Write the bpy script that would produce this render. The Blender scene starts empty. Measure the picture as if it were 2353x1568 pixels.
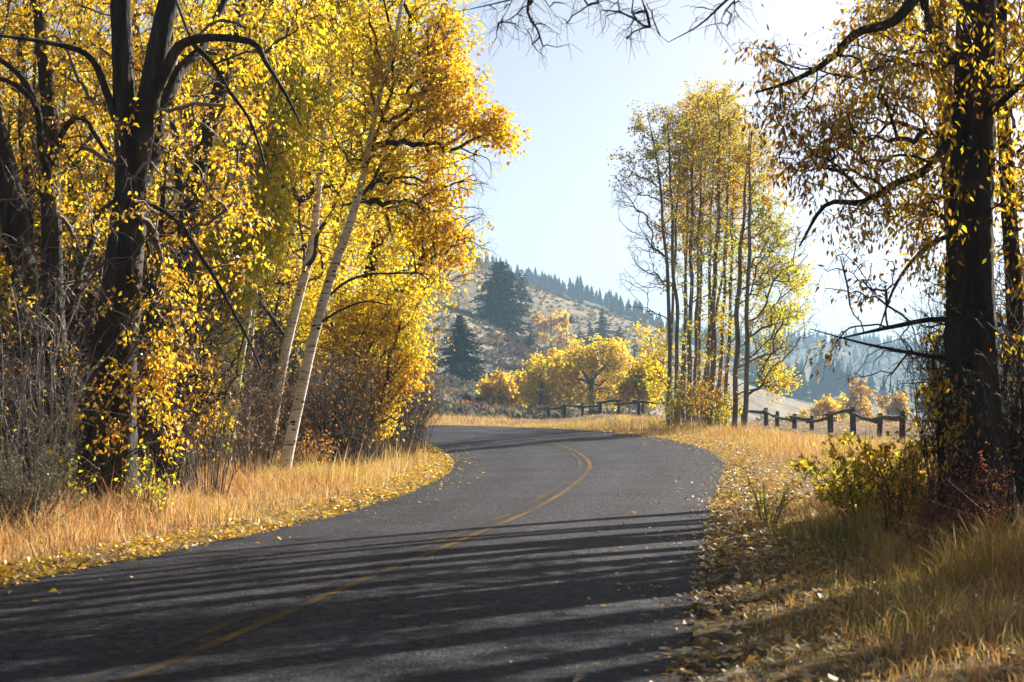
import bpy, math
import numpy as np
from mathutils import Vector

# ------------------------------------------------------------------ camera, light, exposure
scene = bpy.context.scene
F = 1707.0            # focal length in pixels at 1024 wide (60 mm on a 36 mm sensor)
EYE = 1.6
HOR = 400.0
cam_d = bpy.data.cameras.new("camera")
cam = bpy.data.objects.new("camera", cam_d)
scene.collection.objects.link(cam)
cam.location = (0, 0, EYE)
cam.rotation_euler = (math.radians(90), 0, 0)
cam_d.lens = 36.0 * F / 1024.0
cam_d.sensor_width = 36.0
cam_d.shift_y = (HOR - 341.0) / 1024.0
cam_d.clip_start = 0.1
cam_d.clip_end = 9000
cam_d.dof.use_dof = True
cam_d.dof.focus_distance = 36.0
cam_d.dof.aperture_fstop = 4.2
scene.camera = cam

SUN_AZ = 42.0         # degrees to the right of the viewing direction (+y)
SUN_EL = 27.0
az, el = math.radians(SUN_AZ), math.radians(SUN_EL)
SUN_DIR = Vector((math.sin(az) * math.cos(el), math.cos(az) * math.cos(el), math.sin(el)))

world = bpy.data.worlds.new("World")
scene.world = world
world.use_nodes = True
nt = world.node_tree
nt.nodes.clear()
sky = nt.nodes.new("ShaderNodeTexSky")
sky.sky_type = 'NISHITA'
sky.sun_disc = False
sky.sun_elevation = el
sky.sun_rotation = az
sky.altitude = 1900
sky.air_density = 0.3
sky.dust_density = 9.0
sky.ozone_density = 0.6
bg = nt.nodes.new("ShaderNodeBackground")
bg.inputs[1].default_value = 0.057
wo = nt.nodes.new("ShaderNodeOutputWorld")
nt.links.new(sky.outputs[0], bg.inputs[0])
nt.links.new(bg.outputs[0], wo.inputs[0])

sun_d = bpy.data.lights.new("sun", 'SUN')
sun_d.energy = 5.0
sun_d.angle = math.radians(0.45)
sun_d.color = (1.0, 0.92, 0.79)
sun = bpy.data.objects.new("sun", sun_d)
scene.collection.objects.link(sun)
sun.rotation_euler = SUN_DIR.to_track_quat('Z', 'Y').to_euler()

scene.view_settings.view_transform = 'Standard'
scene.view_settings.look = 'None'
scene.view_settings.gamma = 1.0
scene.view_settings.use_curve_mapping = False
scene.view_settings.exposure = 1.75
scene.render.film_transparent = False
cy = scene.cycles
cy.max_bounces = 7
cy.diffuse_bounces = 4
cy.glossy_bounces = 2
cy.transmission_bounces = 4
cy.use_adaptive_sampling = True
cy.adaptive_threshold = 0.02
cy.volume_bounces = 0
cy.transparent_max_bounces = 4
cy.sample_clamp_indirect = 6.0
cy.use_denoising = True
cy.caustics_reflective = False
cy.caustics_refractive = False

C = scene.collection
RNG = np.random.default_rng(7)

# ------------------------------------------------------------------ helpers
def ss(a, b, x):
    t = np.clip((np.asarray(x, float) - a) / (b - a), 0, 1)
    return t * t * (3 - 2 * t)

K = 1024.0 / 2353.0
def W(X, Y, d):
    """a place in the photograph (2353 wide) at a distance d -> world"""
    return np.array([(X * K - 512) / F * d, d, EYE + (HOR - Y * K) / F * d])

def norm(v):
    return v / np.maximum(np.linalg.norm(v, axis=-1, keepdims=True), 1e-9)

def vnoise(p, seed=0):
    """cheap smooth pseudo noise of points (N,3) in -1..1"""
    r = np.random.default_rng(1000 + seed)
    out = np.zeros(len(p))
    for k in range(5):
        a = r.normal(size=3) * (0.7 + 0.5 * k)
        b = r.normal(size=3) * (0.7 + 0.5 * k)
        out += np.sin(p @ a + r.uniform(0, 6.28) + 1.3 * np.sin(p @ b + r.uniform(0, 6.28))) / (1 + 0.35 * k)
    return out / 3.0

class MB:
    def __init__(s):
        s.v, s.q, s.t, s.c, s.n = [], [], [], [], 0
    def add(s, v, q=None, t=None, col=None):
        v = np.asarray(v, float).reshape(-1, 3)
        if q is not None and len(q): s.q.append(np.asarray(q, int).reshape(-1, 4) + s.n)
        if t is not None and len(t): s.t.append(np.asarray(t, int).reshape(-1, 3) + s.n)
        s.v.append(v)
        if col is None: col = np.full((len(v), 3), 0.5)
        col = np.asarray(col, float)
        if col.ndim == 1: col = np.repeat(col[None], len(v), 0)
        s.c.append(col)
        s.n += len(v)
    def mesh(s, name, mat, origin=(0, 0, 0), smooth=True, color=True):
        me = bpy.data.meshes.new(name)
        v = np.concatenate(s.v) - np.asarray(origin, float)
        q = np.concatenate(s.q) if s.q else np.zeros((0, 4), int)
        t = np.concatenate(s.t) if s.t else np.zeros((0, 3), int)
        me.vertices.add(len(v)); me.vertices.foreach_set("co", v.astype(np.float32).ravel())
        nl = q.size + t.size
        me.loops.add(nl)
        me.loops.foreach_set("vertex_index", np.concatenate([q.ravel(), t.ravel()]).astype(np.int32))
        me.polygons.add(len(q) + len(t))
        st = np.concatenate([np.arange(len(q)) * 4, q.size + np.arange(len(t)) * 3]).astype(np.int32)
        me.polygons.foreach_set("loop_start", st)
        me.update(calc_edges=True)
        if color:
            a = me.color_attributes.new("Col", 'FLOAT_COLOR', 'POINT')
            c = np.concatenate(s.c); c = np.concatenate([c, np.ones((len(c), 1))], 1)
            a.data.foreach_set("color", c.astype(np.float32).ravel())
        if smooth: me.shade_smooth()
        else: me.shade_flat()
        if mat: me.materials.append(mat)
        return me
    def build(s, name, mat, parent=None, origin=(0, 0, 0), smooth=True, kind=None):
        o = bpy.data.objects.new(name, s.mesh(name, mat, origin, smooth))
        C.objects.link(o)
        if parent is not None: o.parent = parent
        else: o.location = origin
        if kind: o["kind"] = kind
        return o

def thing(name, label, cat, loc, group=None, rz=0.0, scale=1.0):
    o = bpy.data.objects.new(name, None)
    C.objects.link(o)
    o.empty_display_size = 0.3
    o.location = loc; o.rotation_euler = (0, 0, rz); o.scale = (scale,) * 3
    o["label"] = label; o["category"] = cat
    if group: o["group"] = group
    return o

def tag(o, label, cat=None, group=None, kind=None):
    o["label"] = label
    if cat: o["category"] = cat
    if group: o["group"] = group
    if kind: o["kind"] = kind
    return o

def copy_tree(root, loc, rz=0.0, scale=(1, 1, 1), label=None, group=None):
    r = root.copy(); C.objects.link(r)
    r.location = loc; r.rotation_euler = (0, 0, rz)
    r.scale = scale if hasattr(scale, '__len__') else (scale,) * 3
    if label: r["label"] = label
    if group: r["group"] = group
    for ch in list(root.children):
        c = ch.copy(); C.objects.link(c); c.parent = r
        for g in list(ch.children):
            d = g.copy(); C.objects.link(d); d.parent = c
    return r

def tubes(mb, P, R, sides=3, col=None, cap=False):
    """many tubes at once. P (M,K,3), R (M,K)"""
    P = np.asarray(P, float); R = np.asarray(R, float)
    M, Kp, _ = P.shape
    T = np.empty_like(P)
    T[:, 1:-1] = P[:, 2:] - P[:, :-2]; T[:, 0] = P[:, 1] - P[:, 0]; T[:, -1] = P[:, -1] - P[:, -2]
    T = norm(T)
    mean = norm(P[:, -1] - P[:, 0])
    ref = np.where(np.abs(mean[:, 2:3]) > 0.8, np.array([[1.0, 0, 0]]), np.array([[0, 0, 1.0]]))[:, None, :]
    U = norm(np.cross(T, ref)); V = np.cross(T, U)
    a = np.arange(sides) / sides * 2 * np.pi
    ring = U[:, :, None, :] * np.cos(a)[None, None, :, None] + V[:, :, None, :] * np.sin(a)[None, None, :, None]
    v = P[:, :, None, :] + ring * R[:, :, None, None]
    idx = np.arange(M * Kp * sides).reshape(M, Kp, sides)
    nx = np.roll(idx, -1, axis=2)
    q = np.stack([idx[:, :-1], nx[:, :-1], nx[:, 1:], idx[:, 1:]], -1).reshape(-1, 4)
    c = None
    if col is not None:
        col = np.asarray(col, float)
        c = np.repeat(col[None], M * Kp * sides, 0) if col.ndim == 1 else np.repeat(col, Kp * sides, 0)
    mb.add(v.reshape(-1, 3), q=q, col=c)
    if cap:
        for m in range(M):
            for k, s_ in ((0, -1), (Kp - 1, 1)):
                f = idx[m, k] if s_ > 0 else idx[m, k][::-1]
                b = mb.n
                mb.add(np.vstack([v.reshape(M, Kp, sides, 3)[m, k], P[m, k][None]]),
                       t=[(i, (i + 1) % sides, sides) if s_ > 0 else ((i + 1) % sides, i, sides) for i in range(sides)],
                       col=None if col is None else (col if col.ndim == 1 else col[m]))

def resample(pts, step):
    """smooth a control polyline (N,k) and resample to about `step`"""
    p = np.asarray(pts, float)
    n = len(p)
    if n > 2:
        out = []
        pp = np.vstack([2 * p[0] - p[1], p, 2 * p[-1] - p[-2]])
        for i in range(1, n):
            a, b, c, d = pp[i - 1], pp[i], pp[i + 1], pp[i + 2]
            t = np.linspace(0, 1, 12, endpoint=False)[:, None]
            out.append(0.5 * (2 * b + (c - a) * t + (2 * a - 5 * b + 4 * c - d) * t ** 2 + (3 * b - a - 3 * c + d) * t ** 3))
        p = np.vstack(out + [p[-1:]])
    s = np.concatenate([[0], np.cumsum(np.linalg.norm(np.diff(p[:, :3], axis=0), axis=1))])
    m = max(3, int(s[-1] / step) + 1)
    x = np.linspace(0, s[-1], m)
    return np.stack([np.interp(x, s, p[:, k]) for k in range(p.shape[1])], 1)

def bark_tube(mb, pts, sides=18, step=0.12, amp=0.09, flare=0.35, seed=0, freq=7):
    """pts (N,4): xyz + radius.  A trunk with ridged bark relief and a flared foot."""
    p = resample(pts, step)
    M = len(p)
    P, R = p[:, :3], p[:, 3].copy()
    s = np.concatenate([[0], np.cumsum(np.linalg.norm(np.diff(P, axis=0), axis=1))])
    R *= 1 + flare * np.exp(-s / (0.45 + R[0]))
    T = np.gradient(P, axis=0); T = norm(T)
    U = norm(np.cross(T, np.array([[0.0, 1.0, 0.02]]))); V = np.cross(T, U)
    a = np.arange(sides) / sides * 2 * np.pi
    A, S = np.meshgrid(a, s)
    r = np.random.default_rng(seed)
    ph = r.uniform(0, 6.28, 6)
    rel = (np.abs(np.sin(A * freq / 2 + 0.9 * np.sin(S * 1.1 + ph[0]) + 0.6 * np.sin(S * 2.7 + ph[1]))) - 0.6)
    rel += 0.35 * np.sin(A * 3 + S * 0.8 + ph[2]) + 0.3 * np.sin(A * 2 - S * 0.5 + ph[3]) + 0.25 * r.normal(size=A.shape)
    rr = R[:, None] * (1 + amp * rel)
    v = P[:, None] + (U[:, None] * np.cos(A)[..., None] + V[:, None] * np.sin(A)[..., None]) * rr[..., None]
    idx = np.arange(M * sides).reshape(M, sides); nx = np.roll(idx, -1, 1)
    q = np.stack([idx[:-1], nx[:-1], nx[1:], idx[1:]], -1).reshape(-1, 4)
    mb.add(v.reshape(-1, 3), q=q)
    return p

def leaf_quads(mb, P, axis, L, Wd, col, rng, fold=0.18):
    N = len(P)
    axis = norm(axis)
    side = norm(np.cross(axis, rng.normal(size=(N, 3))))
    nr = np.cross(side, axis)
    L = np.broadcast_to(L, N)[:, None]; Wd = np.broadcast_to(Wd, N)[:, None]
    f = fold * Wd * rng.uniform(-0.4, 2.0, (N, 1))
    v = np.empty((N, 4, 3))
    v[:, 0] = P
    v[:, 1] = P + axis * L * 0.42 + side * Wd * 0.5 + nr * f
    v[:, 2] = P + axis * L - nr * f * 0.6
    v[:, 3] = P + axis * L * 0.42 - side * Wd * 0.5 + nr * f
    q = np.arange(N * 4).reshape(N, 4)
    mb.add(v.reshape(-1, 3), q=q, col=np.repeat(col, 4, 0))

def blades(mb, P, H, Wd, lean, col, rng, seg3=True, tipcol=None):
    """grass blades: P base (N,3), H height, Wd width, lean (N,2) horizontal offset of the tip"""
    N = len(P)
    a = rng.uniform(0, np.pi, N)
    sd = np.stack([np.cos(a), np.sin(a), np.zeros(N)], 1) * (Wd * 0.5)[:, None]
    tip = P + np.stack([lean[:, 0], lean[:, 1], H], 1)
    if seg3:
        mid = P + np.stack([lean[:, 0] * 0.3, lean[:, 1] * 0.3, H * 0.62], 1)
        v = np.stack([P - sd, P + sd, mid + sd * 0.8, mid - sd * 0.8, tip], 1)
        b = (np.arange(N) * 5)[:, None]
        mb.add(v.reshape(-1, 3), q=b + np.array([[0, 1, 2, 3]]), t=b + np.array([[3, 2, 4]]), col=np.repeat(col, 5, 0))
    else:
        v = np.stack([P - sd, P + sd, tip], 1)
        b = (np.arange(N) * 3)[:, None]
        mb.add(v.reshape(-1, 3), t=b + np.array([[0, 1, 2]]), col=np.repeat(col, 3, 0))

def pal(colors, weights, n, rng, jit=0.18):
    c = np.array(colors, float)
    w = np.array(weights, float); w /= w.sum()
    out = c[rng.choice(len(c), n, p=w)]
    return np.clip(out * (1 + jit * rng.normal(size=(n, 1))) * (1 + 0.06 * rng.normal(size=(n, 3))), 0.004, 0.9)

# ------------------------------------------------------------------ materials
def new_mat(name):
    m = bpy.data.materials.new(name); m.use_nodes = True
    t = m.node_tree; t.nodes.clear()
    out = t.nodes.new("ShaderNodeOutputMaterial")
    return m, t, out

def N(t, kind, **kw):
    n = t.nodes.new(kind)
    for k, v in kw.items():
        if k in ('operation', 'blend_type', 'data_type', 'attribute_name', 'feature', 'noise_dimensions', 'bands_direction', 'wave_type'):
            setattr(n, k, v)
        else:
            n.inputs[k.replace('_', ' ')].default_value = v
    return n

def ramp(t, stops):
    r = t.nodes.new("ShaderNodeValToRGB")
    e = r.color_ramp.elements
    while len(e) > 1: e.remove(e[-1])
    e[0].position = stops[0][0]; e[0].color = (*stops[0][1], 1)
    for p, c in stops[1:]:
        x = e.new(p); x.color = (*c, 1)
    return r

def leaf_mat(name, trans=0.5, rough=0.45, gloss=0.04):
    m, t, out = new_mat(name)
    a = N(t, "ShaderNodeAttribute", attribute_name="Col")
    d = N(t, "ShaderNodeBsdfDiffuse")
    tr = N(t, "ShaderNodeBsdfTranslucent")
    g = N(t, "ShaderNodeBsdfGlossy", Roughness=rough); g.inputs[0].default_value = (1, 1, 1, 1)
    m1 = N(t, "ShaderNodeMixShader"); m1.inputs[0].default_value = trans
    m2 = N(t, "ShaderNodeMixShader"); m2.inputs[0].default_value = gloss
    L = t.links.new
    L(a.outputs[0], d.inputs[0]); L(a.outputs[0], tr.inputs[0])
    L(d.outputs[0], m1.inputs[1]); L(tr.outputs[0], m1.inputs[2])
    L(m1.outputs[0], m2.inputs[1]); L(g.outputs[0], m2.inputs[2]); L(m2.outputs[0], out.inputs[0])
    return m

def noise_mat(name, stops, scale=4.0, detail=6, rough=0.85, bump=0.0, bscale=30.0, stretch=None, spec=0.3):
    m, t, out = new_mat(name)
    L = t.links.new
    tc = t.nodes.new("ShaderNodeTexCoord")
    mp = t.nodes.new("ShaderNodeMapping")
    if stretch: mp.inputs['Scale'].default_value = stretch
    L(tc.outputs['Object'], mp.inputs[0])
    n = N(t, "ShaderNodeTexNoise", Scale=scale, Detail=detail, Roughness=0.65)
    L(mp.outputs[0], n.inputs['Vector'])
    r = ramp(t, stops); L(n.outputs[0], r.inputs[0])
    b = N(t, "ShaderNodeBsdfPrincipled", Roughness=rough)
    b.inputs['Specular IOR Level'].default_value = spec
    L(r.outputs[0], b.inputs['Base Color'])
    if bump:
        n2 = N(t, "ShaderNodeTexNoise", Scale=bscale, Detail=5)
        L(mp.outputs[0], n2.inputs['Vector'])
        bp = N(t, "ShaderNodeBump", Strength=bump, Distance=0.03)
        L(n2.outputs[0], bp.inputs['Height']); L(bp.outputs[0], b.inputs['Normal'])
    L(b.outputs[0], out.inputs[0])
    return m

M_leaf = leaf_mat("autumn leaf", 0.66)
M_grass = leaf_mat("dry grass", 0.42, gloss=0.02)
M_litter = leaf_mat("fallen leaf", 0.25, rough=0.5, gloss=0.05)
M_needle = leaf_mat("conifer needles", 0.15, gloss=0.02)
M_sage = leaf_mat("sagebrush foliage", 0.2, gloss=0.0)
M_dark = noise_mat("furrowed dark bark", [(0.3, (0.012, 0.010, 0.009)), (0.5, (0.035, 0.028, 0.023)), (0.72, (0.095, 0.078, 0.065))], 5, 8, 0.9, 0.9, 22, (1, 1, 0.22))
M_greybark = noise_mat("grey bark", [(0.3, (0.05, 0.042, 0.036)), (0.55, (0.14, 0.12, 0.10)), (0.75, (0.24, 0.21, 0.18))], 4, 8, 0.9, 0.7, 20, (1, 1, 0.3))
M_palebark = noise_mat("pale grey bark", [(0.3, (0.09, 0.08, 0.072)), (0.55, (0.22, 0.20, 0.18)), (0.75, (0.36, 0.33, 0.30))], 4, 8, 0.9, 0.7, 20, (1, 1, 0.3))
M_twig = noise_mat("bare twig bark", [(0.3, (0.07, 0.055, 0.045)), (0.6, (0.17, 0.14, 0.115)), (0.8, (0.30, 0.26, 0.22))], 1.2, 3, 0.75)
M_darktwig = noise_mat("dark twig bark", [(0.3, (0.025, 0.02, 0.018)), (0.7, (0.075, 0.06, 0.05))], 1.2, 3, 0.8)
M_palewood = noise_mat("bleached dead wood", [(0.3, (0.22, 0.20, 0.18)), (0.7, (0.42, 0.39, 0.35))], 2.0, 4, 0.85)
M_log = noise_mat("weathered fence log", [(0.3, (0.045, 0.033, 0.025)), (0.5, (0.10, 0.075, 0.055)), (0.75, (0.20, 0.16, 0.125))], 3, 8, 0.9, 0.6, 18, (1, 1, 1))

def aspen_mat():
    m, t, out = new_mat("white aspen bark")
    L = t.links.new
    tc = t.nodes.new("ShaderNodeTexCoord")
    mp = t.nodes.new("ShaderNodeMapping"); mp.inputs['Scale'].default_value = (1, 1, 6.0)
    L(tc.outputs['Object'], mp.inputs[0])
    n = N(t, "ShaderNodeTexNoise", Scale=3.2, Detail=6, Roughness=0.7); L(mp.outputs[0], n.inputs['Vector'])
    r = ramp(t, [(0.36, (0.03, 0.027, 0.024)), (0.40, (0.42, 0.38, 0.32)), (0.47, (0.76, 0.73, 0.66)), (0.75, (0.85, 0.83, 0.78))])
    L(n.outputs[0], r.inputs[0])
    n2 = N(t, "ShaderNodeTexNoise", Scale=1.1, Detail=3); L(tc.outputs['Object'], n2.inputs['Vector'])
    mx = N(t, "ShaderNodeMix", data_type='RGBA', blend_type='MULTIPLY'); mx.inputs[0].default_value = 0.4
    r2 = ramp(t, [(0.35, (0.72, 0.66, 0.56)), (0.65, (1, 1, 0.98))]); L(n2.outputs[0], r2.inputs[0])
    L(r.outputs[0], mx.inputs[6]); L(r2.outputs[0], mx.inputs[7])
    b = N(t, "ShaderNodeBsdfPrincipled", Roughness=0.7); b.inputs['Specular IOR Level'].default_value = 0.25
    bp = N(t, "ShaderNodeBump", Strength=0.35, Distance=0.02); L(n.outputs[0], bp.inputs['Height'])
    L(mx.outputs[2], b.inputs['Base Color']); L(bp.outputs[0], b.inputs['Normal']); L(b.outputs[0], out.inputs[0])
    return m
M_aspen = aspen_mat()

def road_mat():
    m, t, out = new_mat("worn asphalt")
    L = t.links.new
    tc = t.nodes.new("ShaderNodeTexCoord")
    fine = N(t, "ShaderNodeTexVoronoi", Scale=38.0); L(tc.outputs['Object'], fine.inputs['Vector'])
    fn = N(t, "ShaderNodeTexNoise", Scale=11.0, Detail=9, Roughness=0.85); L(tc.outputs['Object'], fn.inputs['Vector'])
    big = N(t, "ShaderNodeTexNoise", Scale=0.45, Detail=5, Roughness=0.6); L(tc.outputs['Object'], big.inputs['Vector'])
    r = ramp(t, [(0.32, (0.005, 0.005, 0.008)), (0.5, (0.024, 0.0255, 0.034)), (0.66, (0.094, 0.095, 0.110))]); L(fn.outputs[0], r.inputs[0])
    rb = ramp(t, [(0.3, (0.66, 0.66, 0.7)), (0.7, (1.32, 1.28, 1.24))]); L(big.outputs[0], rb.inputs[0])
    mx = N(t, "ShaderNodeMix", data_type='RGBA', blend_type='MULTIPLY'); mx.inputs[0].default_value = 1.0
    L(r.outputs[0], mx.inputs[6]); L(rb.outputs[0], mx.inputs[7])
    rs = ramp(t, [(0.0, (0.5, 0.5, 0.5)), (0.5, (1.1, 1.1, 1.1))]); L(fine.outputs['Color'], rs.inputs[0])
    mx2 = N(t, "ShaderNodeMix", data_type='RGBA', blend_type='MULTIPLY'); mx2.inputs[0].default_value = 0.6
    L(mx.outputs[2], mx2.inputs[6]); L(rs.outputs[0], mx2.inputs[7])
    # polished wheel tracks
    at_ = N(t, "ShaderNodeAttribute", attribute_name="Col")
    sp_ = t.nodes.new("ShaderNodeSeparateColor"); L(at_.outputs[0], sp_.inputs[0])
    wt = ramp(t, [(0.0, (.8, .8, .8)), (0.05, (1, 1, 1)), (.14, (1.22, 1.2, 1.18)), (.25, (.9, .9, .9)), (.37, (1.22, 1.2, 1.18)), (.5, (.88, .88, .88)), (.63, (1.22, 1.2, 1.18)), (.75, (.9, .9, .9)), (.86, (1.22, 1.2, 1.18)), (.95, (1, 1, 1)), (1.0, (.75, .75, .75))])
    L(sp_.outputs[0], wt.inputs[0])
    mw = N(t, "ShaderNodeMix", data_type='RGBA', blend_type='MULTIPLY'); mw.inputs[0].default_value = 1.0
    L(mx2.outputs[2], mw.inputs[6]); L(wt.outputs[0], mw.inputs[7])
    mx2 = mw
    # thin cracks
    cr = N(t, "ShaderNodeTexVoronoi", feature='DISTANCE_TO_EDGE', Scale=0.33)
    wn = N(t, "ShaderNodeTexNoise", Scale=1.6, Detail=4); L(tc.outputs['Object'], wn.inputs['Vector'])
    va = N(t, "ShaderNodeMix", data_type='RGBA', blend_type='LINEAR_LIGHT'); va.inputs[0].default_value = 0.35
    L(tc.outputs['Object'], va.inputs[6]); L(wn.outputs[1], va.inputs[7]); L(va.outputs[2], cr.inputs['Vector'])
    rc = ramp(t, [(0.0, (0.25, 0.25, 0.25)), (0.011, (1, 1, 1))]); L(cr.outputs['Distance'], rc.inputs[0])
    mx3 = N(t, "ShaderNodeMix", data_type='RGBA', blend_type='MULTIPLY'); mx3.inputs[0].default_value = 0.8
    L(mx2.outputs[2], mx3.inputs[6]); L(rc.outputs[0], mx3.inputs[7])
    b = N(t, "ShaderNodeBsdfPrincipled", Roughness=0.75); b.inputs['Specular IOR Level'].default_value = 0.08
    ad = N(t, "ShaderNodeMath", operation='ADD'); L(fine.outputs['Distance'], ad.inputs[0]); L(fn.outputs[0], ad.inputs[1])
    bp = N(t, "ShaderNodeBump", Strength=1.0, Distance=0.02); L(ad.outputs[0], bp.inputs['Height'])
    L(mx3.outputs[2], b.inputs['Base Color']); L(bp.outputs[0], b.inputs['Normal']); L(b.outputs[0], out.inputs[0])
    return m
M_road = road_mat()

def paint_mat(name, lo):
    m, t, out = new_mat(name)
    L = t.links.new
    tc = t.nodes.new("ShaderNodeTexCoord")
    n = N(t, "ShaderNodeTexNoise", Scale=7.0, Detail=9, Roughness=0.85); L(tc.outputs['Object'], n.inputs['Vector'])
    n2 = N(t, "ShaderNodeTexNoise", Scale=0.35, Detail=3); L(tc.outputs['Object'], n2.inputs['Vector'])
    ad = N(t, "ShaderNodeMath", operation='MULTIPLY_ADD'); ad.inputs[1].default_value = 0.7; L(n2.outputs[0], ad.inputs[0]); L(n.outputs[0], ad.inputs[2])
    r = ramp(t, [(lo, (0.026, 0.026, 0.030)), (lo + .14, (0.065, 0.042, 0.014)), (lo + .34, (0.17, 0.092, 0.015))]); L(ad.outputs[0], r.inputs[0])
    b = N(t, "ShaderNodeBsdfPrincipled", Roughness=0.75); b.inputs['Specular IOR Level'].default_value = 0.06
    L(r.outputs[0], b.inputs['Base Color']); L(b.outputs[0], out.inputs[0])
    return m
M_paint = paint_mat("worn yellow road paint", .70)
M_paint2 = paint_mat("nearly worn off yellow road paint", .84)

def ground_mat():
    m, t, out = new_mat("dry ground")
    L = t.links.new
    g = t.nodes.new("ShaderNodeNewGeometry")
    sx = t.nodes.new("ShaderNodeSeparateXYZ"); L(g.outputs['Position'], sx.inputs[0])
    n1 = N(t, "ShaderNodeTexNoise", Scale=2.5, Detail=8, Roughness=0.7); L(g.outputs['Position'], n1.inputs['Vector'])
    near = ramp(t, [(0.3, (0.045, 0.032, 0.02)), (0.5, (0.11, 0.075, 0.038)), (0.7, (0.20, 0.14, 0.065))]); L(n1.outputs[0], near.inputs[0])
    n2 = N(t, "ShaderNodeTexNoise", Scale=0.16, Detail=9, Roughness=0.72); L(g.outputs['Position'], n2.inputs['Vector'])
    far = ramp(t, [(0.34, (0.07, 0.064, 0.048)), (0.46, (0.17, 0.14, 0.095)), (0.56, (0.26, 0.205, 0.135)), (0.7, (0.34, 0.265, 0.17))]); L(n2.outputs[0], far.inputs[0])
    mr = N(t, "ShaderNodeMapRange"); mr.inputs[1].default_value = 115; mr.inputs[2].default_value = 170
    L(sx.outputs[1], mr.inputs[0])
    mx = N(t, "ShaderNodeMix", data_type='RGBA'); L(mr.outputs[0], mx.inputs[0]); L(near.outputs[0], mx.inputs[6]); L(far.outputs[0], mx.inputs[7])
    n3 = N(t, "ShaderNodeTexNoise", Scale=0.012, Detail=6, Roughness=0.6); L(g.outputs['Position'], n3.inputs['Vector'])
    frs = ramp(t, [(0.44, (0.035, 0.045, 0.032)), (0.56, (0.17, 0.15, 0.105))]); L(n3.outputs[0], frs.inputs[0])
    mr2 = N(t, "ShaderNodeMapRange"); mr2.inputs[1].default_value = 620; mr2.inputs[2].default_value = 760
    L(sx.outputs[1], mr2.inputs[0])
    mx2 = N(t, "ShaderNodeMix", data_type='RGBA'); L(mr2.outputs[0], mx2.inputs[0]); L(mx.outputs[2], mx2.inputs[6]); L(frs.outputs[0], mx2.inputs[7])
    b = N(t, "ShaderNodeBsdfPrincipled", Roughness=0.95); b.inputs['Specular IOR Level'].default_value = 0.1
    bp = N(t, "ShaderNodeBump", Strength=0.8, Distance=0.08); L(n1.outputs[0], bp.inputs['Height'])
    L(mx2.outputs[2], b.inputs['Base Color']); L(bp.outputs[0], b.inputs['Normal']); L(b.outputs[0], out.inputs[0])
    return m
M_ground = ground_mat()

# ------------------------------------------------------------------ road geometry (edges measured on the ground, the bend is banked)
LE = np.array([(-7.3, 1.0, 0), (-6.3, 5.0, 0), (-5.25, 9.7, 0), (-4.35, 14.6, 0), (-3.35, 19, 0), (-2.4, 24, 0), (-1.75, 31, 0), (-1.5, 38, 0), (-1.7, 44.6, 0),
               (-2.25, 52, 0), (-3.1, 60, 0), (-4.4, 66.5, 0), (-8.0, 71.5, 0), (-14.0, 75, 0), (-26, 79, 0), (-60, 84, 0)], float)
RE = np.array([(-0.5, 1.0, 0), (0.3, 5.0, 0), (0.98, 9.7, 0), (1.65, 14.6, 0), (2.35, 20, 0), (2.95, 24.5, 0.02), (3.85, 30.5, .07), (4.7, 36.5, .14), (5.1, 42, .23),
               (5.2, 48, .30), (4.6, 55.7, .38), (2.9, 65, .42), (-.5, 72.7, .45), (-5.5, 78.6, .45), (-20, 87, .4), (-56, 96, .2)], float)
def dense(P, n=26):
    out = []
    pp = np.vstack([2 * P[0] - P[1], P, 2 * P[-1] - P[-2]])
    for i in range(1, len(P)):
        a, b, c, d = pp[i - 1], pp[i], pp[i + 1], pp[i + 2]
        t = np.linspace(0, 1, n, endpoint=False)[:, None]
        out.append(0.5 * (2 * b + (c - a) * t + (2 * a - 5 * b + 4 * c - d) * t ** 2 + (3 * b - a - 3 * c + d) * t ** 3))
    return np.vstack(out + [P[-1:]])
Ld, Rd = dense(LE), dense(RE)
NS = len(Ld)
Cd = (Ld + Rd) / 2

def to_road(x, y):
    """distance outside the road (0 inside) and the road plane's height at the nearest station"""
    x = np.ravel(x); y = np.ravel(y)
    dist = np.empty(len(x)); rz = np.empty(len(x))
    st = np.arange(0, NS, 3)
    Ls, Rs = Ld[st], Rd[st]
    Wv = (Rs - Ls)[:, :2]; wl = np.linalg.norm(Wv, axis=1)
    for i in range(0, len(x), 20000):
        xs, ys = x[i:i + 20000, None], y[i:i + 20000, None]
        u = ((xs - Ls[None, :, 0]) * Wv[None, :, 0] + (ys - Ls[None, :, 1]) * Wv[None, :, 1]) / wl[None] ** 2
        uc = np.clip(u, 0, 1)
        dx = xs - (Ls[None, :, 0] + Wv[None, :, 0] * uc); dy = ys - (Ls[None, :, 1] + Wv[None, :, 1] * uc)
        d2 = dx * dx + dy * dy
        k = np.argmin(d2, 1); r = np.arange(len(k))
        dist[i:i + 20000] = np.sqrt(d2[r, k])
        rz[i:i + 20000] = Ls[k, 2] + (Rs[k, 2] - Ls[k, 2]) * uc[r, k]
    return dist, rz

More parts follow.
